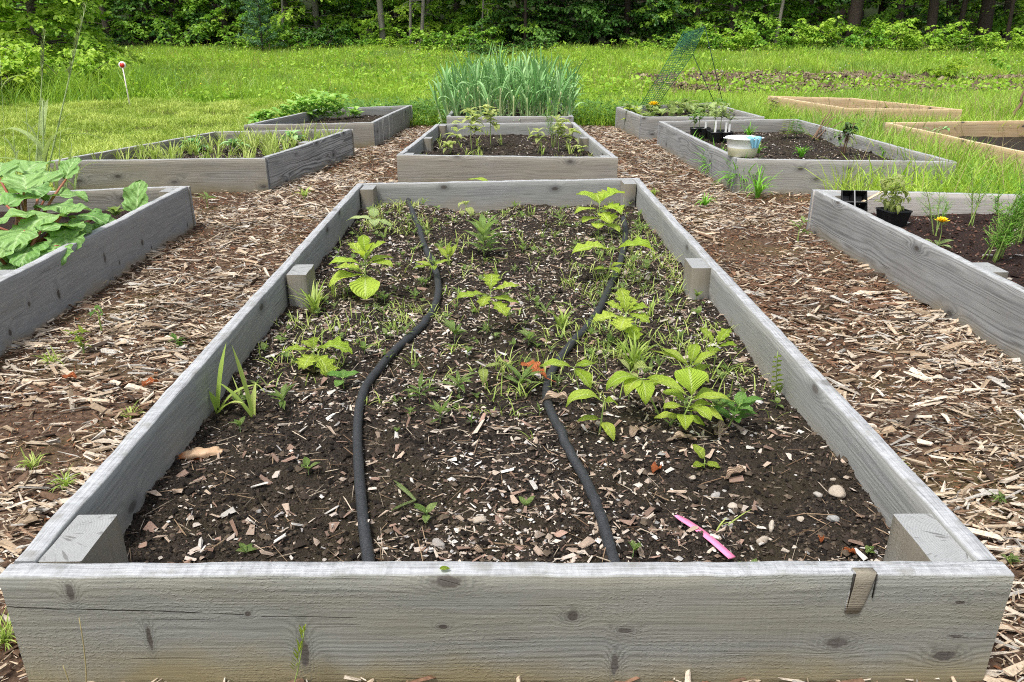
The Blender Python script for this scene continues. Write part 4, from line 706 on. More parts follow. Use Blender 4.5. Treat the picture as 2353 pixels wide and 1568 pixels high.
p = on('D', 268, 508); o = weed_geo(12, .05, .03, 'ovate', .05).obj('mossy_weed', LM_WEED, None, tuple(p)); tag(o, 'low yellow-green weed by the far board of the rhubarb bed', 'weed')
# ---------------------------------------------------------------- garlic
gar = []
for v in range(6):
    root = thing('garlic_plant', 'x', 'garlic'); g, gs = G(), G(); h = R.uniform(.26, .33); stem(gs, (0, 0, -.02), (0, 0, h), .011, .008, sides=7, rnd=R.random())
    for i in range(9):
        f = .18 + .82*i/8; leaf(g, (0, 0, h*f*.95), (i % 2)*PI + R.normal(0, .45) + v, D2(R.uniform(68, 86)), R.uniform(.28, .44)*(.75 + .25*f), R.uniform(.015, .024), 'strap', R.choice([R.uniform(.2, .8), R.uniform(1.4, 2.9)], p=[.4, .6]), .45, 16, 1, None, 0, 0, R.normal(0, .7), R.uniform(1.6, 4.5))
    leaf(g, (0, 0, .03), R.uniform(0, 6), D2(50), .2, .02, 'strap', 1.9, .3, 8, 1, 1.0)
    gs.obj('stem', leafy('stem_garlic_%d' % v, (.24, .36, .14), (.46, .50, .24), None, .1) if v == 0 else bpy.data.materials['stem_garlic_0'], root); g.obj('foliage', LM_GAR, root); gar.append(root)
q = BEDS['C']; used = set()
for iy, y in enumerate(np.arange(7.76, 9.4, .155)):
    for ix, x in enumerate(np.arange(-.62, .63, .105)):
        k = int(R.integers(6)); X, Y = x + R.normal(0, .025) - .01, y + R.normal(0, .03); Z = float(ZS['C'](X, Y)); s = R.uniform(.85, 1.1)
        lab = 'tall blue-green garlic plant with long arching leaves in the far middle bed'
        if k not in used: o = gar[k]; used.add(k); o.location = (X, Y, Z); o.rotation_euler = (0, 0, R.uniform(0, 6)); o['label'] = lab
        else: o = dup(gar[k], (X, Y, Z), R.uniform(0, 6), s, lab)
        o.rotation_euler[1] = 0; o.rotation_euler = (Matrix.Rotation(x*.36 + R.normal(0, .05), 3, 'Y') @ Matrix.Rotation(R.uniform(0, 6), 3, 'Z')).to_euler(); o.scale = (1, 1, (1.06 - .22*(x/.62)**2)*R.uniform(.85, 1.1)); o['group'] = 'garlic plants in the far middle bed'
# ---------------------------------------------------------------- bed behind the nearest one: yellowing plants
def leafy_bush(p, name, label, cat, h, n, L, W, mat, sc, shp='ovate', spread=.35, group=None, droop=1.2, sm=LM_STEM, pitch=(0, 50), cl=.25, lean=(0, 0)):
    root = thing(name, label, cat, tuple(p), 0, group); g, gs = G(), G(); top = np.array([lean[0], lean[1], 1.0])*h*sc; stem(gs, (0, 0, -.02), top, .004, .002, (R.normal(0, .01), 0, 0))
    nb = max(3, n//6)
    for b in range(nb):
        f = cl + (1 - cl)*(b + 1)/nb; a = b*2.4; e = top*f + np.array([math.cos(a), math.sin(a), .35])*h*sc*spread*R.uniform(.5, 1); stem(gs, top*f*.93, e, .002, .001, n=4, sides=4)
        for i in range(n//nb): t = R.uniform(.3, 1.05); q_ = top*f*.93*(1 - t) + e*t; leaf(g, q_, R.uniform(0, 6.3), D2(R.uniform(*pitch)), L*sc*R.uniform(.7, 1.25), W*sc*R.uniform(.7, 1.2), shp, droop*R.uniform(.5, 1.3), .3, 7, 1)
    gs.obj('stem', sm, root); g.obj('foliage', mat, root); return root
for px, py, h, n, lab in ((1085, 350, 118, 60, 'tall yellowing plant with a bushy head at the left of the second bed'), (1128, 335, 110, 46, 'tall thin yellowing plant rising in front of the garlic'), (1030, 352, 30, 14, 'low pale yellow plant at the left front of the second bed'), (1050, 330, 36, 14, 'pale yellow leafy plant climbing along the left of the second bed'), (1062, 312, 36, 14, 'pale yellow plant near the back left of the second bed'), (1285, 350, 95, 46, 'tall feathery yellow-green plant at the right of the second bed'), (1310, 348, 60, 22, 'pale yellow bushy plant by the right board of the second bed'), (1338, 357, 26, 12, 'low yellow plant in the right front corner of the second bed'), (1235, 350, 62, 20, 'thin yellow plant right of the middle of the second bed')):
    p = on('B', px, py); leafy_bush(p, 'yellowing_plant', lab, 'plant', h*.72, int(n*.7), 25, 12, LM_YEL, sc_at(p), 'ovate' if n < 40 or px < 1200 else 'lance', .26, cl=.45 if h > 50 else .2)
p = on('B', 1272, 340)
def fern_plant(p, name, label, cat, h, sc, nst, spread, mat, thread=.0009, dens=26, L=.16, fork=.35):
    root = thing(name, label, cat, tuple(p)); g, gs = G(), G()
    for k in range(nst):
        a = R.uniform(0, 6.3); top = np.array([math.cos(a)*spread*R.uniform(.2, 1), math.sin(a)*spread*R.uniform(.2, 1), R.uniform(.7, 1.05)])*h*sc; b0 = np.array([R.normal(0, .015), R.normal(0, .015), -.02]); pts = stem(gs, b0, top, .0032, .0012, (0, 0, .02), 8, 5)
        for i in range(dens):
            f = fork + (1 - fork)*R.random(); q_ = b0 + (top - b0)*f; a2 = R.uniform(0, 6.3); e = q_ + np.array([math.cos(a2), math.sin(a2), R.uniform(.4, 1.2)])*L*h*sc*(1.35 - f)*R.uniform(.5, 1); stem(gs, q_, e, thread, thread*.6, n=3, sides=3)
            m = 9; t = R.random((m, 1)); v0 = q_ + (e - q_)*t; d_ = R.normal(0, 1, (m, 3)) + np.array([0, 0, .5]); d_ /= np.linalg.norm(d_, axis=1)[:, None]; v1 = v0 + d_*L*h*sc*.26; w = np.cross(d_, R.normal(0, 1, (m, 3))); w = w/np.linalg.norm(w, axis=1)[:, None]*thread*.9
            V = np.stack([v0 - w, v0 + w, v1], 1).reshape(-1, 3); g.add(V, None, np.arange(m*3).reshape(-1, 3), (.5, .3, R.random(), 1))
    gs.obj('stem', LM_STEM, root); g.obj('foliage', mat, root); return root
fern_plant(p, 'asparagus_fern', 'feathery green plant among the yellow ones at the right of the second bed', 'plant', 110, sc_at(p), 5, .3, LM_FERN)
gB = spots('B', 28); copies([proto(tuft_geo(6, .09, .006), 'grass_shoot', LM_GRASS) for _ in range(3)], gB, 'thin grass shoot in the second bed of the middle row', 'grass shoot', 'grass shoots in the second bed')
# ---------------------------------------------------------------- left mid and far beds
copies([proto(tuft_geo(9, .17, .006, .5), 'grass_shoot', LM_GRASS) for _ in range(5)], spots('E', 105, lambda x, y: .35 + .6*float(vn(x*2, y*2, 9))), 'long grass shoot growing in the left middle bed', 'grass shoot', 'grass shoots in the left middle bed')
for px, py, lab in ((540, 352, 'small blue-green cabbage-like seedling near the front board of the left middle bed'), (672, 335, 'blue-green cabbage-like seedling near the right board of the left middle bed'), (448, 350, 'leafy seedling in the middle of the left middle bed')):
    p = on('E', px, py); leafy_bush(p, 'leafy_seedling', lab, 'seedling', 22, 12, 32, 20, LM_GAR, sc_at(p), 'ovate', .5, cl=.1)
for px, py, h, n, lab in ((680, 282, 38, 60, 'bushy green pea plant at the left front of the far left bed'), (715, 280, 42, 70, 'bushy green pea plant in the middle of the far left bed'), (745, 278, 46, 70, 'tall bushy green pea plant of the far left bed'), (775, 276, 48, 70, 'tallest pea plant at the right end of the pea row'), (700, 268, 40, 60, 'green pea plant behind the front row in the far left bed'), (740, 265, 46, 60, 'green pea plant at the back middle of the far left bed'), (655, 284, 34, 50, 'pea plant spilling toward the left end of the far left bed'), (620, 286, 26, 50, 'low dark green plant beyond the left end of the pea row'), (590, 290, 22, 40, 'low leafy plant farthest left of the pea row'), (815, 272, 16, 24, 'small green plant in the bare soil right of the peas'), (870, 262, 14, 20, 'tiny plant near the back right corner of the pea bed')):
    p = on('F', px, py); leafy_bush(p, 'pea_plant', lab, 'pea plant', h, n, 19, 13, LM_PEA, sc_at(p), 'ovate', .55, cl=.05, droop=.9)
# ---------------------------------------------------------------- right far bed: pale plants, yellow flower, trellis
sq = [(q_[0], q_[1], q_[2]) for q_ in spots('I', 46, m=.1)]
copies([proto(weed_geo(7, .10, .06, 'ovate', .09), 'pale_leafy_plant', LM_PALE) for _ in range(4)], sq, 'pale round leaved young plant in the far right bed', 'plant', 'pale plants in the far right bed', .7, 1.1)
def flower(p, name, label, h, sc, r, leaves):
    root = thing(name, label, 'flower', tuple(p)); gs, gp_, gc = G(), G(), G(); stem(gs, (0, 0, -.01), (0, 0, h*sc), .0022, .0016, (.008, 0, 0)); 
    for i in range(26): leaf(gp_, (0, 0, h*sc), i*2.4, D2(10 + 50*(i/26)), r*sc*(1 - .3*i/26), r*sc*.34, 'strap', -.2, .1, 4, 1)
    for yaw, pit, L, W in leaves: leaf(gc, (0, 0, .005), D2(yaw), D2(pit), L*sc, W*sc, 'obov', .7, .2, 7, 1)
    gs.obj('stem', LM_STEM, root); gp_.obj('petals', YEL, root); gc.obj('foliage', LM_PALE, root); return root
YEL = plain('petal_yellow', (.90, .62, .02), .5, .2)
p = on('I', 1500, 268); flower(p, 'yellow_flower', 'yellow flower under the green trellis in the far right bed', 24, sc_at(p), 16, ((0, 30, 20, 10), (180, 30, 20, 10)))
p = on('I', 1565, 262); leafy_bush(p, 'tall_seedling', 'yellowish broad leaved plant standing above the pale ones', 'plant', 22, 8, 32, 13, LM_YEL, sc_at(p), 'lance', .4, cl=.7)
GREENW = plain('green_coated_wire', (.03, .14, .085), .5, .3); 
def trellis():
    a, b = P(1466, 252, .2), P(1510, 243, .2); b = Vector((b.x, b.y, .2)); root = thing('mesh_trellis', 'leaning green wire mesh trellis rising above the far right bed', 'trellis', tuple(a)); A_ = np.array(a)
    def at(px, py, y): return np.array(PY(px, py, y))
    c1, c2 = at(1541, 128, 8.15), at(1592, 125, 8.75); e1, e2 = at(1577, 78, 8.35), at(1619, 60, 9.05)
    g = G(); a0, b0 = np.array(a), np.array(b)
    def panel(p00, p10, p01, p11, nu, nv, r):
        for i in range(nu + 1):
            u = i/nu; tube(g, np.array([p00*(1 - u) + p10*u, p01*(1 - u) + p11*u]) - A_, r*(1.9 if i in (0, nu, nu//2) else 1), 4)
        for j in range(nv + 1):
            v = j/nv; tube(g, np.array([p00*(1 - v) + p01*v, p10*(1 - v) + p11*v]) - A_, r, 4)
    panel(a0, b0, c1, c2, 8, 22, .0021); panel(c1, c2, e1, e2, 10, 14, .0019)
    panel(c1 + [0.03, .12, .0], c2 + [0.02, .1, .02], e1 + [.0, .12, .02], e2 + [.02, .1, -.04], 9, 12, .0017)
    g.obj('mesh_panel', GREENW, root)
    for s, e in (((1592, 125, 8.75), (1646, 246, 8.7)), ((1619, 60, 9.05), (1661, 238, 9.2))):
        g2 = G(); s_, e_ = at(*s), at(*e); tube(g2, np.array([s_, e_]) - A_, .0045, 6); g2.obj('leg', plain('dark_rod', (.03, .06, .045), .5), root)
trellis()
# ---------------------------------------------------------------- right mid bed: tub, cloth, pots, stumps
def lathe(g, prof_, n=40, C=None, sx=1, sy=1):
    m = len(prof_); th = np.arange(n)*2*PI/n; V = np.array([[(r*math.cos(a)*sx, r*math.sin(a)*sy, z) for a in th] for r, z in prof_]).reshape(-1, 3)
    i, j = np.meshgrid(np.arange(m - 1), np.arange(n), indexing='ij'); i, j = i.ravel(), j.ravel(); k = (j + 1) % n; g.add(V, np.stack([i*n + j, i*n + k, (i + 1)*n + k, (i + 1)*n + j], 1), None, C)
TUBM = N('tub_plastic'); TUB = TUBM.bsdf((.92, .93, .93), .4, .4); lv_ = TUBM.n('ShaderNodeMapRange', interpolation_type='SMOOTHSTEP'); TUBM.t.links.new(TUBM.sep(TUBM.obj())[2], lv_.inputs[0]); lv_.inputs[1].default_value = .054; lv_.inputs[2].default_value = .058; TUBM.t.links.new(TUBM.mix(lv_.outputs[0], (.74, .70, .50), (.90, .92, .92)), [b_ for b_ in TUBM.t.nodes if b_.type == 'BSDF_PRINCIPLED'][0].inputs['Base Color']) ; tr_ = TUBM.n('ShaderNodeBsdfTransparent'); mx_ = TUBM.n('ShaderNodeMixShader'); mx_.inputs[0].default_value = 0; s0_ = TUBM.out.inputs[0].links[0].from_socket; TUBM.t.links.new(s0_, mx_.inputs[1]); TUBM.t.links.new(tr_.outputs[0], mx_.inputs[2]); TUBM.t.links.new(mx_.outputs[0], TUBM.out.inputs[0])
pc = P(1709, 361, RZ); sc = sc_at(pc); q = BEDS['H'][0]; tx, ty = pc.x + .0, max(pc.y + .045, q.y + .04)
root = thing('plastic_tub', 'round white plastic tub standing on the corner of the right middle bed', 'tub', (tx, ty, RZ + .001)); g = G(); rb, rt, h = 31*sc, 39*sc, 42*sc
lathe(g, [(0, .0), (rb*.9, 0), (rb, .004), (rb + (rt - rb)*.5, h*.5), (rt*.985, h*.93), (rt*1.05, h*.93), (rt*1.06, h), (rt*.99, h), (rt*.96, h*.92), (rb*.97, .01), (0, .008)]); g.obj('bowl', TUB, root)
g = G(); lathe(g, [(0, .010), (rb*.93, .010), (rb + (rt - rb)*.36, h*.44), (0, h*.441)]); g.obj('water', plain('murky_liquid', (.74, .68, .44), .25, .4), root)
g = G(); box(g, -.03, .03, -.012, .012, h*.86, h*.9); g2 = G(); V = np.array([(rt*1.0, -.02, h*.93), (rt*1.18, -.014, h*.95), (rt*1.18, .014, h*.95), (rt*1.0, .02, h*.93)]); g2.add(np.concatenate([V, V + [0, 0, .004]]), [(3, 2, 1, 0), (4, 5, 6, 7), (0, 1, 5, 4), (1, 2, 6, 5), (2, 3, 7, 6), (3, 0, 4, 7)]); o = g2.obj('handle', TUB, root); dd = o.copy(); COL.objects.link(dd); dd.parent = root; dd.rotation_euler = (0, 0, PI)
# blue cloth hanging over the rim
g = G(); nu, nv = 26, 34; U, Vv = np.meshgrid(np.linspace(-1, 1, nu), np.linspace(0, 1, nv)); ang = D2(-62) + U*.44*(1 - .45*sstep(.45, 1, Vv)); inn = Vv < .45
rr = np.where(inn, rt*(.35 + .66*(Vv/.45)), rt*1.075 - (Vv - .45)*rt*.12); zz = np.where(inn, h*(1.02 + .05*np.sin(U*5 + Vv*9)), h*1.04 - np.maximum(0, Vv - .5)*h*1.05); rr = rr + rt*.05*np.sin(U*9 + Vv*3)*np.where(inn, .3, 1)
g.add(np.stack([rr*np.cos(ang), rr*np.sin(ang), zz + .003*np.sin(U*14)], 2).reshape(-1, 3), [(i*nu + j, i*nu + j + 1, (i + 1)*nu + j + 1, (i + 1)*nu + j) for i in range(nv - 1) for j in range(nu - 1)])
o = g.obj('blue_cloth', N('cloth_blue').bsdf((.30, .62, .78), .7, .2, None, .25), None, (tx, ty, RZ + .002)); sm = o.modifiers.new('s', 'SOLIDIFY'); sm.thickness = .002; tag(o, 'light blue cloth draped over the rim of the white tub', 'cloth')
BLK = plain('black_plastic', (.012, .012, .013), .4, .45)
def pot_geo(w, h, cells):
    g = G(); t = .0025
    for cx, cy in cells:
        x0, y0 = cx*w, cy*w; b = w*.34; a = w*.48
        def fr(z0, s0, z1, s1, flip): 
            V = [(x0 + sx*s0, y0 + sy*s0, z0) for sx, sy in ((-1, -1), (1, -1), (1, 1), (-1, 1))] + [(x0 + sx*s1, y0 + sy*s1, z1) for sx, sy in ((-1, -1), (1, -1), (1, 1), (-1, 1))]
            Q = [(i, (i + 1) % 4, 4 + (i + 1) % 4, 4 + i) for i in range(4)]; g.add(V, [q_[::-1] for q_ in Q] if flip else Q)
        fr(0, b, h, a, False); fr(0.004, b - t, h, a - t, True); fr(h, a - t, h, a, False); fr(h, a, h - .006, a + .002, False)
        g.add([(x0 - b, y0 - b, 0), (x0 + b, y0 - b, 0), (x0 + b, y0 + b, 0), (x0 - b, y0 + b, 0)], [(3, 2, 1, 0)]); g.add([(x0 - b, y0 - b, .004), (x0 + b, y0 - b, .004), (x0 + b, y0 + b, .004), (x0 - b, y0 + b, .004)], [(0, 1, 2, 3)])
    return g
def soil_plug(g, w, cells, z):
    for cx, cy in cells: a = w*.44; g.add([(cx*w - a, cy*w - a, z), (cx*w + a, cy*w - a, z), (cx*w + a, cy*w + a, z), (cx*w - a, cy*w + a, z)], [(0, 1, 2, 3)])
WHT = plain('white_label', (.80, .80, .78), .5, .3)
for px, py, w, cells, lab, tags, ph in ((1655, 327, 26, ((-.5, 0), (.5, 0), (-.5, 1), (.5, 1)), 'black cell pot of tall seedlings with white labels in the right middle bed', ((-14, 58), (10, 50), (18, 44)), 75), (1607, 318, 22, ((-.5, 0), (.5, 0)), 'smaller black cell pot of short seedlings left of the tall ones', ((12, 36),), 44)):
    p = on('H', px, py); s = sc_at(p); root = thing('seedling_pot', lab, 'seedling pot', tuple(p)); pot_geo(w*s, 24*s, cells).obj('pot', BLK, root); g = G(); soil_plug(g, w*s, cells, 19*s); g.obj('potting_soil', SOIL, root)
    for k, (tx_, th_) in enumerate(tags):
        o = thing('plant_tag', 'white plastic plant tag in a black cell pot, ' + (('leftmost in the taller pot', 'middle of the taller pot', 'rightmost in the taller pot')[k] if len(tags) > 1 else 'only one of the smaller pot'), 'plant tag', (p.x + tx_*s, p.y, p.z + 19*s)); g = G(); box(g, -2.2*s, 2.2*s, -.0008, .0008, -.01, th_*s*.5); me = g.mesh('tag_blade', False); me.materials.append(WHT); link('tag_blade', me, o)
    for k in range(3 if ph > 60 else 2):
        leafy_bush((p.x + (k - 1)*15*s, p.y + R.uniform(0, 10)*s, p.z + 18*s), 'potted_seedling', 'young seedling growing in the ' + ('taller' if ph > 60 else 'smaller') + ' black cell pot, ' + ('left', 'middle', 'right')[k] + ' one', 'seedling', ph*R.uniform(.6, 1), 12, 17, 9, LM_PALE if ph > 60 else LM_GREEN, s, 'ovate', .25, cl=.4)
for px, py, h, lab in ((1808, 320, 62, 'bright yellow-green upright plant against the far board of the tub bed'), (1826, 318, 50, 'second yellow-green fern-like plant beside the upright one')):
    p = on('H', px, py); pinnate(p, 'upright_plant', lab, 'plant', h, sc_at(p), LM_BRIGHT if px < 1820 else LM_FERN, (2, 0), 22, 8, 12, r=.003)
CANE = plain('cane_bark', (.20, .13, .085), .8, .2, .001, 200, .4)
p = on('H', 1868, 322); s = sc_at(p); root = thing('pruned_shrub', 'bundle of pruned bare brown canes leaning right in the tub bed', 'pruned shrub', tuple(p))
for k, (dx, dz, dy) in enumerate(((22, 44, .05), (32, 54, 0), (44, 50, .04), (56, 42, -.03), (38, 62, .08), (30, 36, -.05))): g = G(); stem(g, (R.normal(0, .01), R.normal(0, .02), -.02), (dx*s, dy, dz*s), .0052, .004, sides=6); g.obj('cane', CANE, root)
p = on('H', 1935, 356); s = sc_at(p); root = thing('peony_plant', 'plant with dark reddish stems and drooping dark leaves in the tub bed', 'peony', tuple(p)); g = G()
for k in range(7):
    e = np.array([R.normal(0, 10)*s, R.normal(0, .03), R.uniform(48, 74)*s]); g2 = G(); stem(g2, (R.normal(0, .012), R.normal(0, .012), -.02), e, .0034, .0026, sides=6); g2.obj('stem', CANE, root)
    for i in range(9): leaf(g, e*R.uniform(.6, 1), R.uniform(0, 6.3), D2(R.uniform(-20, 40)), 20*s, 8*s, 'lance', 1.3, .3, 6, 1)
g.obj('foliage', leafy('leaf_peony', (.05, .12, .03), (.13, .20, .06), None, .2), root)
for px, py, nb, lab in ((1740, 352, 30, 'fine grass tuft right of the white tub'), (1840, 362, 40, 'fine grass tuft behind the near board of the tub bed'), (1720, 315, 30, 'fine grass tuft behind the white tub'), (2030, 362, 24, 'thin grass tuft toward the right corner of the tub bed')):
    p = on('H', px, py); tuft(p, lab, nb, 38*sc_at(p), 2.5*sc_at(p), LM_FERN, .7)
# ---------------------------------------------------------------- right near bed: tray, pot, dandelion, asparagus
p = on('G', 1962, 520); ex = BEDS['G']; back = (BEDS['G'][2] - BEDS['G'][3]).normalized(); w = .060
tp = P(1960, 462, RZ - .02); root = thing('seed_tray', 'black plastic cell tray leaning against the far board of the asparagus bed', 'seed tray', (tp.x - .02, tp.y - .07, tp.z - .095), math.atan2(back.y, back.x)); g = pot_geo(w, .05, ((-.5, 0), (.5, 0), (-.5, 1), (.5, 1), (-.5, 2), (.5, 2)))
for V in g.V: V[:] = rotx(V, D2(58))
g.obj('tray', BLK, root, smooth=False)
g = G()
for a_, b_, c_, d_ in ((-.002, .002, -.5, 2.5), (-1, 1, .498, .505), (-1, 1, 1.497, 1.505)):
    g1 = G(); box(g1, a_*(w if abs(a_) == 1 else 1), b_*(w if abs(b_) == 1 else 1), c_*w, d_*w, .0502, .0525); g.add(rotx(g1.V[0], D2(58)), g1.Q[0])
g.obj('cell_rim', plain('grey_worn_plastic', (.35, .36, .36), .5), root, smooth=False)
p = on('G', 2048, 516); s = sc_at(p); root = thing('plant_pot', 'black square nursery pot holding a withered plant in the asparagus bed', 'plant pot', (p.x, p.y, p.z - .03), .25); pot_geo(56*s, 50*s, ((0, 0),)).obj('pot', BLK, root, smooth=False); g = G(); soil_plug(g, 56*s, ((0, 0),), 42*s); g.obj('potting_soil', SOILR, root)
leafy_bush((p.x - .03, p.y - .03, p.z + 38*s - .03), 'withered_plant', 'withered pale yellow plant drooping from the black nursery pot', 'plant', 78, 110, 26, 9, LM_YEL, s, 'lance', .5, cl=.15, droop=2.2, pitch=(-30, 50))
p = P(2092, 445, RZ + .0); root = thing('plant_tag', 'pale wooden plant stake leaning above the seed tray', 'plant tag', (tp.x + .05, tp.y - .05, tp.z + .02)); g = G(); box(g, -.05, .075, -.012, .012, -.001, .002); V = g.V[0]; c_, s_ = math.cos(D2(-30)), math.sin(D2(-30)); V[:] = np.stack([V[:, 0]*c_ + V[:, 2]*s_, V[:, 1], -V[:, 0]*s_ + V[:, 2]*c_], 1); g.obj('stake', plain('pale_wood', (.62, .50, .34), .7), root)
p = on('G', 2152, 568); flower(p, 'dandelion', 'yellow dandelion flower on a bent stem in the asparagus bed', 58, sc_at(p), 19, ((10, 30, 45, 18), (170, 40, 34, 16), (60, 20, 40, 16), (300, 20, 36, 16)))
p = on('G', 2285, 598); fern_plant(p, 'asparagus_fern', 'dense bright green asparagus fern at the right edge of the asparagus bed', 'asparagus', 185, sc_at(p), 9, .25, LM_FERN, .0014, 40, .17, .22)
p = on('G', 2345, 560); fern_plant(p, 'asparagus_fern', 'tall bright asparagus fern reaching past the rim at the photo edge', 'asparagus', 185, sc_at(p), 8, .25, LM_FERN, .0014, 40, .17, .25)
p = on('G', 2235, 520); fern_plant(p, 'asparagus_fern', 'wispy asparagus fern above the far board of the asparagus bed', 'asparagus', 130, sc_at(p), 3, .3, LM_FERN, .0008, 22, .3)
p = on('G', 2140, 545); fern_plant(p, 'asparagus_fern', 'thin sparse asparagus shoot behind the dandelion', 'asparagus', 120, sc_at(p), 3, .35, LM_FERN, .0007, 18, .35)
# ---------------------------------------------------------------- single plants on the paths
for px, py, h, n, lab, mat in ((187, 822, 60, 30, 'bright yellow-green toothed weed on the left mulch path', LM_BRIGHT), (236, 770, 58, 8, 'thin dark stemmed sapling on the left mulch path', LM_GREEN), (410, 800, 20, 14, 'small green weed in the middle of the left path', LM_GREEN), (1835, 560, 48, 16, 'small leafy weed at the corner of the asparagus bed', LM_WEED), (1455, 305, 48, 34, 'bright yellow plant beside the trellis bed', LM_BRIGHT), (478, 478, 24, 10, 'small weed in the gap at the foot of the left middle bed', LM_WEED), (2315, 1300, 20, 12, 'low weed on the right path near the front corner', LM_WEED), (2290, 1160, 22, 14, 'low yellow-green weed on the right path', LM_WEED)):
    p = onp(px, py); s = sc_at(p); leafy_bush(p, 'path_weed', lab, 'weed', h, n, 22, 9, mat, s, 'lance', .35, cl=.3 if n > 10 else .8, droop=.8)
for px, py, nb, h, lab in ((1700, 440, 120, 85, 'grass clump at the near corner of the tub bed'), (1640, 405, 120, 72, 'grass clump along the left side of the tub bed'), (1585, 355, 90, 52, 'grass clump beside the far half of the tub bed'), (1740, 455, 40, 70, 'small grass clump in front of the tub bed'), (75, 1075, 30, 46, 'grass tuft on the left path near the front bed'), (150, 1120, 34, 50, 'grass tuft touching the outside of the left board'), (300, 960, 22, 40, 'thin grass tuft outside the middle of the left board'), (120, 840, 30, 50, 'grass tuft below the knotty side of the rhubarb bed'), (700, 455, 20, 30, 'faint grass tuft on the left path far end'), (1500, 450, 20, 26, 'sparse grass tuft on the right path'), (880, 320, 40, 26, 'grass tuft at the corner of the pea bed'), (940, 292, 40, 24, 'yellowish grass tuft at the end of the left path'), (10, 1480, 60, 90, 'grass tuft outside the left end of the front board'), (1620, 475, 24, 36, 'grass tuft on the mulch right of the front bed far corner'), (2060, 1080, 18, 36, 'thin grass tuft outside the right board')):
    p = onp(px, py); s = sc_at(p); tuft(p, lab, nb, h*s*1.2, 3.2*s, LM_FERN if 1500 < px < 1800 else LM_GRASS, .9)
# stalks in front of the front board
for px, py0, py1, lean, lab, seed in ((700, 1440, 1600, -46, 'yellow-green grass stalk with a seed head against the front board', 1), (182, 1420, 1600, 4, 'thin dry stem standing against the left of the front board', 0), (145, 1530, 1600, 6, 'short thin stem at the left foot of the front board', 0)):
    yy = yf - .022; t = np.array(PY(px, py0, yy)); b = np.array(PY(px + lean, 1575, yy)); b[2] = -.01; root = thing('grass_stalk', lab, 'grass stalk', tuple(b)); g = G(); pts = stem(g, (0, 0, 0), t - b, .0011, .0008, (.004, 0, 0), 8); g.obj('stem', LM_STEM if seed else LM_SEED, root)
    if seed:
        g = G()
        for i in range(30): f = .45 + .55*i/30; leaf(g, (t - b)*f, R.uniform(0, 6.3), 1.1, .016, .0032, 'lance', .1, .2, 3, 1)
        g.obj('seed_head', LM_BRIGHT, root)
for px, py, lab, a in ((38, 1545, 'dark green leaf poking out at the left foot of the front board', 70),):
    p = PY(px, py, yf - .05); p.z = 0; root = thing('broad_weed', lab, 'weed', tuple(p)); g = G(); leaf(g, (0, 0, .0), D2(120), D2(70), .05, .032, 'ovate', .5, .2, 7, 1); leaf(g, (0, 0, 0), D2(200), D2(50), .045, .03, 'ovate', .5, .2, 7, 1); g.obj('foliage', LM_GREEN, root)
# tall flowering grass between the left beds
bp = P(120, 400, .0); bp = Vector((XA(112, 4.55, .3), 4.55, 0)); 
def tall(px_t, py_t, px_b, y, label, blades, seed, r=.0055):
    b = Vector((XA(px_b, y, .0), y, .0)); t = np.array(PY(px_t, py_t, y)); root = thing('tall_grass', label, 'tall grass', tuple(b)); g = G(); pts = stem(g, (0, 0, 0), t - np.array(b), r, r*.4, (.0, 0, 0), 10); g.obj('stem', LM_PALE, root); s = sc_at((b.x, y, .5)); d = t - np.array(b); g = G()
    for f, yaw, pit, L, W, dr in blades: leaf(g, d*f, D2(yaw), D2(pit), L*s, W*s, 'strap', dr, .3, 14, 1)
    if blades: g.obj('blades', LM_PALE, root)
    if seed:
        g = G(); L0 = seed
        for i in range(90): f = 1 - L0*R.random(); leaf(g, d*f, R.uniform(0, 6.3), 1.2, .034, .009, 'lance', .1, .2, 3, 1)
        g.obj('seed_head', LM_PALE, root)
tall(197, 14, 90, 4.5, 'tallest flowering grass stalk leaning right in front of the left tree', ((.3, 60, 70, 90, 5, .5), (.45, 350, 40, 60, 4, .8)), .34)
tall(103, 78, 78, 4.6, 'shorter flowering grass stalk left of the tallest one', ((.4, 140, 50, 100, 5, 1.2),), .26)
tall(98, 232, 104, 4.4, 'thick stemmed reed-like grass with strap leaves beside the rhubarb', ((.95, 90, 80, 20, 14, .2), (.55, 170, 60, 150, 20, 1.9), (.5, 10, 70, 120, 19, 1.4), (.7, 80, 75, 90, 18, .5), (.3, 350, 75, 120, 14, .4), (.35, 190, 45, 140, 14, 1.3), (.25, 100, 80, 110, 14, .4), (.2, 0, 50, 120, 12, 1.2), (.6, 10, 35, 150, 8, 1.3)), 0, .008)
tall(0, 130, 20, 4.5, 'grass blade arching in from the left edge', ((.8, 20, 60, 70, 8, 1.6),), 0, .002)
# driveway marker
b = Vector((XA(300, 10.9, 0), 10.9, 0)); t = np.array(PY(281, 150, 10.9)); root = thing('marker_stake', 'thin white stake with a round red reflector at the meadow edge', 'marker stake', tuple(b)); g = G(); tube(g, np.array([(0, 0, -.1), t - np.array(b)]), .008, 8); g.obj('pole', plain('stake_white', (.78, .70, .66), .5), root)
g = G(); nn = 28; th = np.arange(nn)*2*PI/nn
for r_, y0, y1 in ((.047, -.006, .012),): V = np.concatenate([np.stack([r_*np.cos(th), np.full(nn, y0), r_*np.sin(th)], 1), np.stack([r_*np.cos(th), np.full(nn, y1), r_*np.sin(th)], 1), [[0, y0, 0], [0, y1, 0]]]); g.add(V, [(i, (i + 1) % nn, nn + (i + 1) % nn, nn + i) for i in range(nn)], [((i + 1) % nn, i, 2*nn) for i in range(nn)] + [(nn + i, nn + (i + 1) % nn, 2*nn + 1) for i in range(nn)])
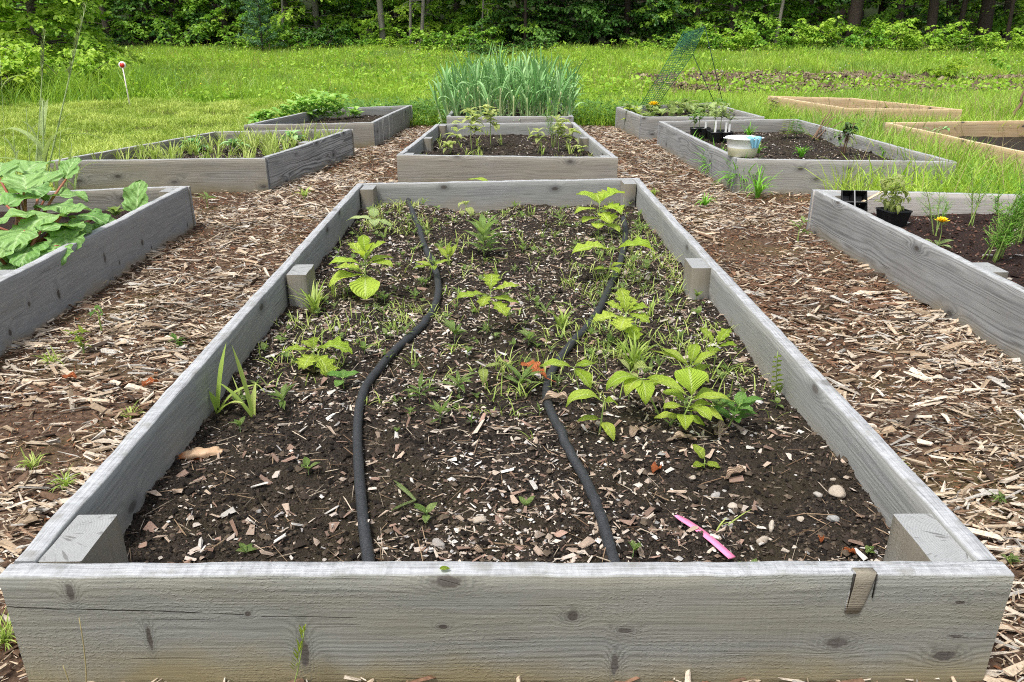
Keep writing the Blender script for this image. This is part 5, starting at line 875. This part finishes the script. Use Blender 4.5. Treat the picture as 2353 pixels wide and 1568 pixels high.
g.obj('reflector_rim', WHT, root, tuple(t - np.array(b))); g = G(); V = np.concatenate([np.stack([.033*np.cos(th), np.full(nn, -.009), .033*np.sin(th)], 1), np.stack([.033*np.cos(th), np.full(nn, -.004), .033*np.sin(th)], 1), [[0, -.013, 0]]]); g.add(V, [(i, (i + 1) % nn, nn + (i + 1) % nn, nn + i) for i in range(nn)], [((i + 1) % nn, i, 2*nn) for i in range(nn)]); g.obj('reflector', plain('reflector_red', (.55, .03, .02), .3, .5), root, tuple(t - np.array(b)))
for px, yb, h, n, lab, mat in ((2150, 6.6, 60, 40, 'broad leaved blue-green weed between the two new pine beds', LM_GAR), (2060, 7.2, 46, 30, 'leafy weed at the near corner of the farther pine bed', LM_GREEN), (1990, 7.6, 40, 30, 'pale brush of weeds against the near side of the farther pine bed', LM_PALE), (2235, 6.0, 52, 34, 'tall leafy weed at the corner of the nearer pine bed', LM_GREEN), (1775, 9.6, 40, 50, 'dry tan weed clump at the far left corner of the farther pine bed', LM_DRY), (1660, 8.9, 52, 50, 'tall green weed clump behind the trellis bed', LM_GREEN)):
    x_ = XA(px, yb, .1); leafy_bush((x_, yb, float(gz(x_, yb))), 'tall_weed', lab, 'weed', h, n, 17, 7, mat, sc_at((x_, yb, .2)), 'lance', .4, cl=.1)
for i, (px_t, py_t, px_b, y) in enumerate(((60, 250, 75, 4.7), (140, 300, 130, 4.75), (30, 300, 45, 4.6), (165, 330, 150, 4.8), (85, 330, 70, 4.3), (180, 345, 170, 4.6))):
    tall(px_t, py_t, px_b, y, 'thin pale tall grass shoot growing between the two left beds', ((.3, R.uniform(0, 360), 60, 70, 6, 1.0), (.5, R.uniform(0, 360), 60, 80, 6, 1.4), (.7, R.uniform(0, 360), 60, 60, 5, 1.0), (.15, R.uniform(0, 360), 70, 90, 7, .6)), 0, .004)
    bpy.context.view_layer.objects; [o for o in bpy.data.objects if o.name.startswith('tall_grass') and not o.parent][-1]['group'] = 'tall grass shoots between the left beds'
# ---------------------------------------------------------------- grass
def blades(g, x, y, z, h, w, yaw, lean, rnd):
    k = len(x); dx, dy = np.cos(yaw), np.sin(yaw); sx, sy = -dy, dx; a = R.uniform(0, 2*PI, k); sx, sy = np.cos(a), np.sin(a)
    V = np.zeros((k, 7, 3))
    for i, (t, ww) in enumerate(((0, .8), (.4, 1.0), (.75, .7))):
        o = lean*h*t**1.8; zz = h*t*np.sqrt(np.maximum(.05, 1 - (lean*t*.75)**2))
        for s, j in ((-1, 2*i), (1, 2*i + 1)): V[:, j, 0] = x + dx*o + s*sx*w*ww*.5; V[:, j, 1] = y + dy*o + s*sy*w*ww*.5; V[:, j, 2] = z + zz
    V[:, 6, 0] = x + dx*lean*h; V[:, 6, 1] = y + dy*lean*h; V[:, 6, 2] = z + h*np.sqrt(np.maximum(.05, 1 - (lean*.75)**2))*.97
    b = (np.arange(k)*7)[:, None, None]; Q = (np.array([(0, 1, 3, 2), (2, 3, 5, 4)])[None] + b).reshape(-1, 4); T = (np.array([(4, 5, 6)])[None] + b).reshape(-1, 3)
    C = np.zeros((k, 7, 4)); C[:, :, 0] = np.array([0, 0, .4, .4, .75, .75, 1]); C[:, :, 1] = .3; C[:, :, 2] = rnd[:, None]; C[:, :, 3] = 1; g.add(V.reshape(-1, 3), Q, T, C.reshape(-1, 4))
def clear(x, y, grow=.01):
    k = np.ones(len(x), bool)
    for key in BEDS: k &= ~inquad(BEDS[key], x, y, grow)
    return k
def inview(x, y, m=1.12): return np.abs(x) < (1176/F*(y*CT + .35) + .35)*m
def dirtband(x, y):
    b = np.exp(-((y - 16.3 - (x - 6)*.03)/.75)**2) + np.exp(-((y - 13.9 + (x - 6)*.09)/.75)**2) + .8*np.exp(-((y - 15)/.5)**2)*(x < 5)
    return np.clip(b*1.6, 0, 1)*sstep(2.0, 3.6, x)*sstep(.34, .50, fbm(x*.9, y*1.6, 61))
# meadow
k = 420000; y = 10.9 + 15.2*R.random(k)**1.5; x = R.uniform(-1, 1, k)*(1176/F*(y*CT + .35) + 1.5)
edge = 11.3 + .9*(fbm(x*.8, x*0, 5) - .5) - np.where(x > 1.5, 2.3, 0) - np.where((x > -2.2) & (x <= 1.5), 1.2, 0)
y = np.where(x > 1.5, y - (26 - y)/15*2.2, np.where(x > -2.2, y - (26 - y)/15*1.2, y))
kp = (R.random(k) > dirtband(x, y)*.97) & clear(x, y) & (y > np.where(x < -2.2, edge, 0)); kp0 = kp; near_new = inquad(BEDS['J'], x, y, .9) | inquad(BEDS['K'], x, y, .5); x, y = x[kp], y[kp]; near_new = near_new[kp]; k = len(x)
tallf = fbm(x*.45, y*.3, 41); h = R.uniform(.10, .27, k)*(.6 + .9*tallf)*np.where((x > 1.2) & (y < 17.2), .30 + .7*sstep(15.6, 17.2, y), 1)*np.where(near_new, 1.1, 1)*np.where(x < 1.2, .85, 1)*(.55 + .8*vn(x*2.3, y*2.3, 8))*np.where(x < -2, .45 + .55*sstep(0, 1.3, y - edge[kp0]), 1)
g = G(); blades(g, x, y, gz(x, y) - .03, h, R.uniform(.004, .009, k)*(1 + .03*y), R.uniform(0, 6.3, k), R.uniform(.1, .75, k), np.clip(R.normal(.5, .22, k) + (tallf - .5)*.5, 0, 1))
# strip behind and between the beds, tall grass on the right
k = 130000; x = R.uniform(-2.3, 8.0, k); y = R.uniform(2.9, 11.6, k); kp = clear(x, y, .0) & inview(x, y, 1.25) & ((y > 8.75) | (x > 1.25 + .30*np.maximum(0, y - 4.2) + .55)); kp &= ~((x < 1.95) & (y < 8.8)) | (y > 8.75)
x, y = x[kp], y[kp]; k = len(x); h = R.uniform(.10, .34, k)*(.5 + 1.0*fbm(x*1.1, y*1.1, 43))*np.where((x < 1.6), .75, 1.0)*np.where(inquad(BEDS['J'], x, y, .9) | inquad(BEDS['K'], x, y, .2), .9, 1)
blades(g, x, y, gz(x, y) - .02, h, R.uniform(.005, .010, k), R.uniform(0, 6.3, k), R.uniform(.15, 1.0, k), np.clip(R.normal(.55, .25, k), 0, 1))
# rank growth at the foot of the left tree
k = 16000; x = R.normal(-7.9, 1.5, k); y = R.normal(12.8, 1.1, k); kp = y > 10.9; x, y = x[kp], y[kp]; k = len(x)
blades(g, x, y, gz(x, y) - .03, R.uniform(.18, .55, k)*(.5 + fbm(x*.9, y*.9, 17)), R.uniform(.006, .011, k), R.uniform(0, 6.3, k), R.uniform(.2, 1.0, k), np.clip(R.normal(.25, .2, k), 0, 1))
tag(g.obj('grass', LM_TURF), 'tall bright green meadow grass around and behind the beds', 'grass', kind='stuff')
# seed heads
g = G(); k = 5000; y = 9.5 + 16*R.random(k)**1.3; x = R.uniform(-1, 1, k)*(1176/F*(y*CT + .35) + 1); kp = clear(x, y) & (R.random(k) > dirtband(x, y)) & ((y > 11.6) | (x > 1.7)); x, y = x[kp], y[kp]; k = len(x)
blades(g, x, y, gz(x, y), R.uniform(.2, .42, k), R.uniform(.002, .004, k)*(1 + .02*y), R.uniform(0, 6.3, k), R.uniform(.05, .5, k), R.random(k))
k = 1500; x = R.uniform(1.8, 7, k); y = R.uniform(4.0, 9.5, k); kp = clear(x, y) & (x > 1.25 + .3*np.maximum(0, y - 4.2) + .6); x, y = x[kp], y[kp]; k = len(x); blades(g, x, y, gz(x, y), R.uniform(.3, .55, k), R.uniform(.0025, .004, k), R.uniform(0, 6.3, k), R.uniform(.1, .7, k), R.random(k))
tag(g.obj('seeding_grass', LM_SEED), 'thin tan seeding grass stalks scattered through the meadow', 'grass', kind='stuff')
# mown lawn on the left
g = G(); k = 260000; y = 3.6 + 8.1*R.random(k)**.9; x = R.uniform(-9.5, -1.2, k); kp = clear(x, y, .0) & inview(x, y, 1.2) & ~((x > -1.72 - .0*y) & (y < 8.8)) ; kp &= (x < -2.25) | (y > 8.75); x, y = x[kp], y[kp]; k = len(x)
lump = fbm(x*2.6, y*4.2, 71)
blades(g, x, y, gz(x, y) - .03 + .07*sstep(.35, .7, lump), R.uniform(.030, .08, k)*(.4 + 1.2*lump), R.uniform(.004, .009, k), R.uniform(0, 6.3, k), R.uniform(.3, 1.25, k), np.clip(R.normal(.5, .3, k) + (lump - .45)*1.2, 0, 1))
tag(g.obj('mown_grass', LM_MOWN), 'short mown lawn grass with clippings left of the beds', 'grass', kind='stuff')
# clover and dock behind the path
g = G(); k = 900; x = np.concatenate([R.uniform(-2.0, -.6, 520), R.uniform(.62, 2.0, 380)]); y = R.uniform(8.75, 9.7, k); kp = clear(x, y, .02); x, y = x[kp], y[kp]
for a_, b_ in zip(x, y):
    for i in range(5): leaf(g, (a_ + R.normal(0, .03), b_ + R.normal(0, .03), R.uniform(.02, .22)), R.uniform(0, 6.3), D2(R.uniform(-10, 60)), R.uniform(.03, .075), R.uniform(.02, .04), 'ovate', .7, .2, 3, 1)
tag(g.obj('clover', LM_GREEN), 'low broad leaved clover and weeds at the ends of the paths', 'ground cover', kind='stuff')
# turned earth clods in the meadow
g = G(); k = 16000; x = R.uniform(2.2, 13, k); y = R.uniform(12.6, 17.5, k); kp = R.random(k) < dirtband(x, y); x, y = x[kp], y[kp]; k = len(x); r = R.lognormal(math.log(.028), .5, k); crumbs(g, x, y, gz(x, y) + R.uniform(-.03, .03, k), r, palette(k, [(.14, .10, .065), (.22, .17, .11), (.07, .05, .035), (.30, .26, .16)], [.4, .3, .15, .15]))
tag(g.obj('earth_clods', CR_M, smooth=False), 'brown clods of turned earth in strips across the meadow', 'earth', kind='stuff')
# ---------------------------------------------------------------- leaf clouds and trees
def cloud(g, pos, yaw, pit, size, asp=.62, rnd=None):
    k = len(pos); L = size; W = size*asp*.5; d = np.stack([np.cos(yaw)*np.cos(pit), np.sin(yaw)*np.cos(pit), np.sin(pit)], 1); roll = R.normal(0, .45, k)
    s = np.stack([-np.sin(yaw), np.cos(yaw), np.zeros(k)], 1); u = np.cross(d, s); s2 = s*np.cos(roll)[:, None] + u*np.sin(roll)[:, None]; u2 = np.cross(d, s2)
    V = np.zeros((k, 6, 3)); V[:, 0] = pos; V[:, 1] = pos + d*(L*.38)[:, None] + s2*W[:, None] + u2*(W*.3)[:, None]; V[:, 2] = pos + d*(L*.36)[:, None] - s2*W[:, None] + u2*(W*.3)[:, None]
    V[:, 3] = pos + d*(L*.72)[:, None] + s2*(W*.7)[:, None] - u2*(L*.03)[:, None]; V[:, 4] = pos + d*(L*.72)[:, None] - s2*(W*.7)[:, None] - u2*(L*.03)[:, None]; V[:, 5] = pos + d*L[:, None] - u2*(L*.16)[:, None]
    b = (np.arange(k)*6)[:, None, None]; Q = (np.array([(1, 2, 4, 3)])[None] + b).reshape(-1, 4); T = (np.array([(0, 2, 1), (3, 4, 5)])[None] + b).reshape(-1, 3)
    r = R.random(k) if rnd is None else rnd; C = np.zeros((k, 6, 4)); C[:, :, 2] = r[:, None]; C[:, :, 1] = .3; C[:, :, 3] = 1; g.add(V.reshape(-1, 3), Q, T, C.reshape(-1, 4))
def spray(gl, gw, o, az, L, rise, sag, nt, size, lp=7, r=.02, tl=.5, rn=.5):
    """a limb that leaves o, with side twigs carrying leaves in a flat spray"""
    t = np.linspace(0, 1, 9); hor = L*t; ver = rise*L*t - sag*L*t*t; b = az + np.cumsum(R.normal(0, .07, 9)); pts = o + np.stack([np.cos(b)*hor, np.sin(b)*hor, ver], 1)
    if gw is not None: tube(gw, pts, np.linspace(r, r*.2, 9), 5, (0, .5, .5, 1), False)
    P_, Y_, T_, S_, N_ = [], [], [], [], []
    for i in range(nt):
        f = R.uniform(.22, 1); p = np.array([np.interp(f, t, pts[:, c]) for c in range(3)]); a = az + R.choice([-1, 1])*R.uniform(.3, 1.3); ln = tl*L*.5*R.uniform(.4, 1)*(1.25 - .5*f); k = lp; s = R.random(k)
        q = p + np.stack([np.cos(a)*ln*s, np.sin(a)*ln*s, -.25*ln*s*s + R.normal(0, .02, k)], 1)
        P_.append(q); Y_.append(a + R.normal(0, .7, k)); T_.append(R.normal(-.25, .4, k)); S_.append(size*R.uniform(.6, 1.25, k)); N_.append(np.clip(rn + R.normal(0, .2, k), 0, 1))
    cloud(gl, np.concatenate(P_), np.concatenate(Y_), np.concatenate(T_), np.concatenate(S_), .66, np.concatenate(N_))
BARK = plain('bark_grey_brown', (.10, .085, .07), .9, .1, .006, 30, .5); BARKP = plain('bark_pale', (.22, .20, .17), .85, .1, .003, 40, .4); BARKD = plain('bark_dark', (.045, .035, .028), .9, .1, .006, 30, .5)
LF = [leafy('crown_mid_green', (.10, .27, .025), (.32, .51, .055), None, .35, .5, (.28, .5, .03)), leafy('crown_bright_green', (.20, .40, .03), (.46, .64, .08), None, .4, .5, (.4, .62, .04)), leafy('crown_dark_green', (.038, .12, .02), (.12, .25, .042), None, .25, .5, (.1, .25, .02)), leafy('needle_blue_green', (.08, .19, .09), (.18, .32, .17), None, .15, .6)]
def tree_geo(H, low, n, Lmax, size, bark, lm, r0, seedlean=(0, 0), nt=16, lp=7, dense=1.0):
    gl, gw = G(), G(); t = np.linspace(0, 1, 14); pts = np.stack([seedlean[0]*t*H + .10*np.sin(t*5 + R.uniform(0, 6)), seedlean[1]*t*H + .10*np.sin(t*4 + R.uniform(0, 6)), t*H], 1); pts -= pts[0]*[1, 1, 0]; pts[0, 2] = -.2
    tube(gw, pts, r0*(1 - .8*t) + np.where(t < .05, r0*.25, 0), 10, (0, .5, .5, 1))
    for i in range(n):
        z = low + (H - low)*(i/n)**1.5; f = z/H; o = np.array([np.interp(z, pts[:, 2], pts[:, c]) for c in range(3)]); up = max(0, f - .4)
        spray(gl, gw, o, i*2.4 + R.normal(0, .4), Lmax*(1.05 - .7*f)*R.uniform(.6, 1.1), .25 + up, .42, int(nt*(1 if z < 3.2 else .55)), size*(1 if z < 3.2 else 1.9), lp, .018, .55, R.uniform(.15, .85))
    return gw, gl
def tree(geo, name, loc, label, rz, s, bark, lm, group=None):
    root = thing(name, label, 'tree', loc, rz, group); root.scale = (s,)*3
    if isinstance(geo[0], G): geo[0] = geo[0].mesh('trunk'); geo[1] = geo[1].mesh('crown')
    for nm, me, mt in (('trunk', geo[0], bark), ('crown', geo[1], lm)):
        if not me.materials: me.materials.append(mt)
        o = link(nm, me, root)
        if me.materials[0] != mt: o.material_slots[0].link = 'OBJECT'; o.material_slots[0].material = mt
    return root
protoT = [list(tree_geo(8, .5, 46, 2.5, .115, None, None, .12, nt=26, lp=9)) for _ in range(4)]
near = list(tree_geo(6.5, .25, 120, 1.7, .10, None, None, .085, nt=28, lp=9))
def ground(x, y): return (x, y, float(gz(x, y)))
tree(near, 'maple_tree', ground(XA(98, 14.6), 14.6), 'young maple standing out in the meadow at the left edge', 1.0, 1, BARK, LF[1])
names = ['maple_tree', 'birch_tree', 'beech_tree']
spec = [(-40, 22, 0, 0), (165, 27.5, 0, 0), (255, 26.5, 2, 0), (345, 27.5, 1, 0), (435, 28, 2, 2), (520, 27.5, 0, 0), (585, 28.5, 3, 1), (660, 26.8, 0, 0), (735, 27, 1, 1), (815, 28, 3, 0), (905, 28.5, 0, 0), (985, 27.5, 2, 1), (1050, 28, 1, 0), (1130, 27, 3, 0), (1210, 26.2, 0, 2), (1290, 27, 2, 2), (1365, 27.5, 1, 2), (1440, 26.8, 3, 2), (1520, 27.5, 0, 2), (1595, 27, 2, 0), (1680, 26.5, 1, 0), (1750, 27.5, 3, 0), (1850, 28, 0, 0), (2060, 28.5, 2, 0), (2300, 28.5, 1, 0), (2420, 27, 3, 0)]
where = ['beyond the tallest grass stalk', 'behind the grass stalk head', 'over the red reflector stake', 'right of the red reflector stake', 'over the dark gap in the wood edge', 'right of the dark gap', 'left of the small blue-green pine', 'behind the small blue-green pine', 'right of the small blue-green pine', 'above the far left bed', 'behind the grey trunk', 'at the pair of thin trunks', 'left of the garlic', 'above the left half of the garlic', 'above the garlic', 'right of the garlic', 'over the darkest undergrowth', 'right of the darkest undergrowth', 'left of the mesh trellis', 'above the mesh trellis', 'right of the mesh trellis', 'left of the leaning pale trunk', 'right of the leaning pale trunk', 'between the thick dark trunks', 'behind the right hand trunks', 'at the right edge']
for (px, yy, k, lm), w_ in zip(spec, where):
    kind = ('leafy green', 'bright leaved', 'dark leaved')[lm]
    tree(protoT[k], ('maple_tree', 'birch_tree', 'hemlock_tree')[lm], ground(XA(px, yy), yy), kind + ' tree of the wood edge ' + w_, R.uniform(0, 6.3), R.uniform(.9, 1.15), (BARK, BARKP, BARKD)[lm], LF[lm], 'trees along the wood edge')
# bare trunks that show
def trunk_tree(px0, px1, y, r, label, bark, name='tree_trunk', H=7):
    x0 = XA(px0, y, 1); top = XA(px1, y, 2.4); root = thing(name, label, 'tree', ground(x0, y)); gw, gl = G(), G(); t = np.linspace(0, 1, 12); dx = (top - x0)/2.0
    pts = np.stack([dx*t*H*.8 + .05*np.sin(t*7 + px0), .05*np.sin(t*6), t*H], 1); pts[0, 2] = -.2; tube(gw, pts, r*(1 - .6*t), 10); 
    for i in range(10): z = R.uniform(.9, 3); o = np.array([np.interp(z, pts[:, 2], pts[:, c]) for c in range(3)]); spray(gl, gw, o, R.uniform(0, 6.3), R.uniform(.3, 1.2), .2, .5, 2, .09, 2, .010)
    for i in range(16): z = R.uniform(3.2, H); o = np.array([np.interp(z, pts[:, 2], pts[:, c]) for c in range(3)]); spray(gl, gw, o, R.uniform(0, 6.3), R.uniform(1, 2.4), .3, .4, 14, .2, 7, .014)
    gw.obj('trunk', bark, root); gl.obj('crown', LF[0], root)
for a in ((875, 868, 25.6, .10, 'stout grey tree trunk with bare lower limbs left of centre', BARKP), (942, 938, 25.4, .045, 'thin pale trunk, left one of the pair right of the stout grey trunk', BARKP), (962, 975, 25.6, .06, 'crooked pale trunk, right one of the pair right of the stout grey trunk', BARKP), (642, 648, 25.6, .035, 'slim pale dead trunk behind the small blue-green pine', BARKP), (1102, 1122, 25.5, .03, 'very thin leaning sapling trunk left of the garlic', BARKP), (1210, 1212, 25.2, .05, 'thin dark trunk rising directly above the garlic', BARKD), (1780, 1818, 25.2, .055, 'pale slanting tree trunk right of the mesh trellis', BARKP), (1960, 1975, 26.2, .22, 'thick nearly black tree trunk in the right part of the wood', BARKD), (2138, 2155, 25.8, .16, 'dark reddish tree trunk, first of the row at the far right', BARKD), (2178, 2190, 26.8, .07, 'slender dark trunk between two thicker ones at the far right', BARKD), (2210, 2228, 26.0, .09, 'dark leaning trunk, middle of the row at the far right', BARKD), (2262, 2275, 26.2, .22, 'thickest dark trunk of the row at the far right', BARKD), (2322, 2345, 24.5, .06, 'slim leaning dark trunk closest to the right edge', BARKD)): trunk_tree(*a)
# shrubs along the edge
def shrub_geo(h, w, n, size):
    gl, gw = G(), G()
    for i in range(n): a = R.uniform(0, 6.3); spray(gl, gw, np.array([R.normal(0, w*.16), R.normal(0, w*.16), h*R.uniform(.0, .55)]), a, w*.5*R.uniform(.5, 1), R.uniform(.3, 1.2), .4, 12, size, 7, .008, .7, R.random())
    return gl, gw
shp = [[*shrub_geo(1.0, 1.6, 26, .085)] for _ in range(4)]
def shrub(k, name, loc, label, s, lm, rz, sz=1.0, group='shrubs along the wood edge'):
    root = thing(name, label, 'shrub', loc, rz, group); g_ = shp[k]
    if isinstance(g_[0], G): g_[0] = g_[0].mesh('foliage'); g_[0].materials.append(LF[0]); g_[1] = g_[1].mesh('twigs'); g_[1].materials.append(BARK)
    o = link('foliage', g_[0], root); o.material_slots[0].link = 'OBJECT'; o.material_slots[0].material = lm; link('twigs', g_[1], root); root.scale = (s, s, s*sz); return root
BRT = leafy('shrub_yellow_green', (.22, .38, .02), (.42, .55, .05), None, .4, .5, (.5, .7, .04))
for k, (px, yy, s, lm, sz, lab) in enumerate(((45, 12.3, 1.0, LF[1], 1, 'bright bush at the foot of the left maple'), (165, 12.7, .85, LF[1], .9, 'bright bush right of the left maple trunk'), (-10, 11.6, .95, BRT, .8, 'yellow-green bush at the left edge'), (230, 25, .9, LF[2], .8, 'dark bush at the wood edge left of the red reflector stake'), (560, 24.6, .8, LF[0], .8, 'green bush left of the small blue-green pine'), (660, 24.4, .9, LF[0], .8, 'green bush right of the small blue-green pine'), (740, 24.8, .9, LF[2], .9, 'grey-green bush at the wood edge above the far left bed'), (830, 25.2, .8, LF[0], .8, 'bush left of the stout grey trunk'), (900, 24.8, .7, LF[1], .7, 'low bright bush under the thin pale trunks'), (990, 24.2, .9, LF[0], .8, 'bush left of the garlic top'), (1060, 23.2, 1.0, LF[0], .8, 'spreading bush rising behind the left of the garlic'), (1130, 22.6, .9, LF[2], .6, 'dark brush heap behind the garlic'), (1230, 25, .8, LF[2], .7, 'dark bush behind the right of the garlic'), (1490, 24.6, .7, LF[1], .6, 'low bright ferny bush left of the mesh trellis'), (1560, 23.8, .8, LF[0], .7, 'bush just behind the mesh trellis'), (1640, 24.2, 1.0, LF[0], .9, 'bush right of the mesh trellis'), (1700, 24, 1.0, LF[1], .8, 'bright bush left of the leaning pale trunk'), (1780, 24, .9, LF[0], .8, 'bush at the foot of the leaning pale trunk'), (1870, 24.2, 1.1, LF[1], .9, 'bright bush left of the nearly black trunk'), (1960, 24, 1.1, LF[0], .9, 'bush below the nearly black trunk'), (2050, 24, 1.2, LF[1], .9, 'bright bush in front of the dark opening'), (2120, 23.6, 1.0, LF[1], .9, 'lacy bright bush before the row of dark trunks'), (2200, 23.8, .9, LF[0], .7, 'low bush under the row of dark trunks'), (2290, 23.6, .9, LF[1], .8, 'bush below the thickest dark trunk'), (2370, 23.2, 1.0, LF[1], .8, 'bush at the right edge of the wood'), (437, 17.2, .24, BRT, .9, 'small bright yellow shrub alone in the left meadow'), (856, 18.2, .26, BRT, .8, 'small bright yellow shrub left of the garlic'), (2178, 15.8, .42, BRT, 1.0, 'yellow-green shrub in the meadow at the right'))):
    shrub(k % 4, 'shrub', ground(XA(px, yy), yy), lab, s, lm, R.uniform(0, 6.3), sz)
# little pine
gl, gw = G(), G(); H = 2.3; tube(gw, np.array([(0, 0, -.1), (0.03, 0, H*.6), (0, 0, H)]), [.03, .018, .004], 7, (0, .5, .5, 1))
for i in range(60):
    z = .12 + (H - .15)*(i/60)**.9; L = .62*(1 - z/H) + .08; a = i*2.4; o = np.array([0, 0, z]); n_ = 26; t = R.random(n_)**.7; p_ = o + np.stack([np.cos(a)*L*t, np.sin(a)*L*t, .25*L*t], 1); tube(gw, np.array([o, o + [math.cos(a)*L, math.sin(a)*L, .25*L]]), [.006, .002], 4, (0, .5, .5, 1), False)
    for rep in range(3): cloud(gl, p_ + R.normal(0, .015, (n_, 3)), a + R.normal(0, 1.0, n_), R.normal(.35, .5, n_), R.uniform(.08, .15, n_), .14)
root = thing('pine_sapling', 'small blue-green pine at the wood edge above the left beds', 'pine', ground(XA(603, 23.6), 23.6)); gw.obj('trunk', BARK, root); gl.obj('crown', LF[3], root)
# bare sapling at the right edge
p = Vector((XA(2322, 8.6, .2), 8.6, 0)); t_ = np.array(PY(2372, 175, 8.6)); root = thing('bare_sapling', 'bare brown sapling trunk leaning right at the right edge', 'sapling', tuple(p)); g = G(); c_ = catmull([(0, 0, -.1), (.03, 0, .10), (.10, 0, .26), tuple((t_ - np.array(p))*.6), tuple(t_ - np.array(p))], 8); tube(g, c_, np.linspace(.022, .011, len(c_)), 8); g.obj('trunk', CANE, root)
g = G(); [spray(g, None, (t_ - np.array(p))*f, R.uniform(0, 6.3), .5, .6, .2, 8, .06, 5) for f in (.95, 1, 1)]; g.obj('crown', LF[0], root)
# the deep wood behind reads as one mass
gl, gw = G(), G()
for i in range(820):
    y = 29 + 13*R.random()**1.4; x = R.uniform(-1, 1)*(1176/F*y + 6); z = float(gz(x, y)); hh = R.choice([R.uniform(.1, 3.5), R.uniform(3.5, 9)], p=[.62, .38])
    spray(gl, None, np.array([x, y, z + hh]), R.uniform(0, 6.3), R.uniform(1.5, 3.2), .2, .35, 14 if hh < 3.5 else 10, .2 if hh < 3.5 else .34, 9, rn=R.random())
for i in range(90): y = R.uniform(29, 41); x = R.uniform(-1, 1)*(1176/F*y + 5); z = float(gz(x, y)); tube(gw, np.array([(x, y, z - .3), (x + R.normal(0, .3), y, z + 4), (x + R.normal(0, .5), y, z + 9)]), [R.uniform(.08, .2), .1, .04], 7, (0, .5, .5, 1), False)
gl.obj('deep_wood', LF[2]); o = bpy.data.objects['deep_wood']; tag(o, 'dark mass of foliage deep in the wood behind the edge trees', 'wood', kind='stuff'); gw.obj('trunks', BARKD, o)
# broad leaved herbs and small flowers in the meadow
g, gy = G(), G(); k = 2600; y = 11.6 + 14*R.random(k)**1.3; x = R.uniform(-1, 1, k)*(1176/F*(y*CT + .35) + 1); kp = clear(x, y) & (R.random(k) > dirtband(x, y)*.7) & (fbm(x*.7, y*.7, 13) > .42); x, y = x[kp], y[kp]
for a_, b_ in zip(x, y):
    z_ = float(gz(a_, b_)); hh = R.uniform(.10, .36); n_ = 9
    cloud(g, np.array([a_, b_, z_]) + np.stack([R.normal(0, .05, n_), R.normal(0, .05, n_), hh*R.uniform(.3, 1, n_)], 1), R.uniform(0, 6.3, n_), R.normal(.3, .5, n_), R.uniform(.04, .10, n_), R.uniform(.4, .7))
tag(g.obj('meadow_herbs', LF[1]), 'leafy herbs mixed into the meadow grass', 'herbs', kind='stuff')
k = 420; y = 11.8 + 14*R.random(k); x = R.uniform(-1, 1, k)*(1176/F*(y*CT + .35)); r = R.uniform(.010, .020, k); C = palette(k, [(.80, .70, .06), (.85, .85, .80)], [.65, .35], .05); crumbs(gy, x, y, gz(x, y) + R.uniform(.14, .28, k), r, C, .5)
tag(gy.obj('meadow_flowers', CR_M), 'tiny yellow and white flowers dotted through the meadow', 'flowers', kind='stuff')
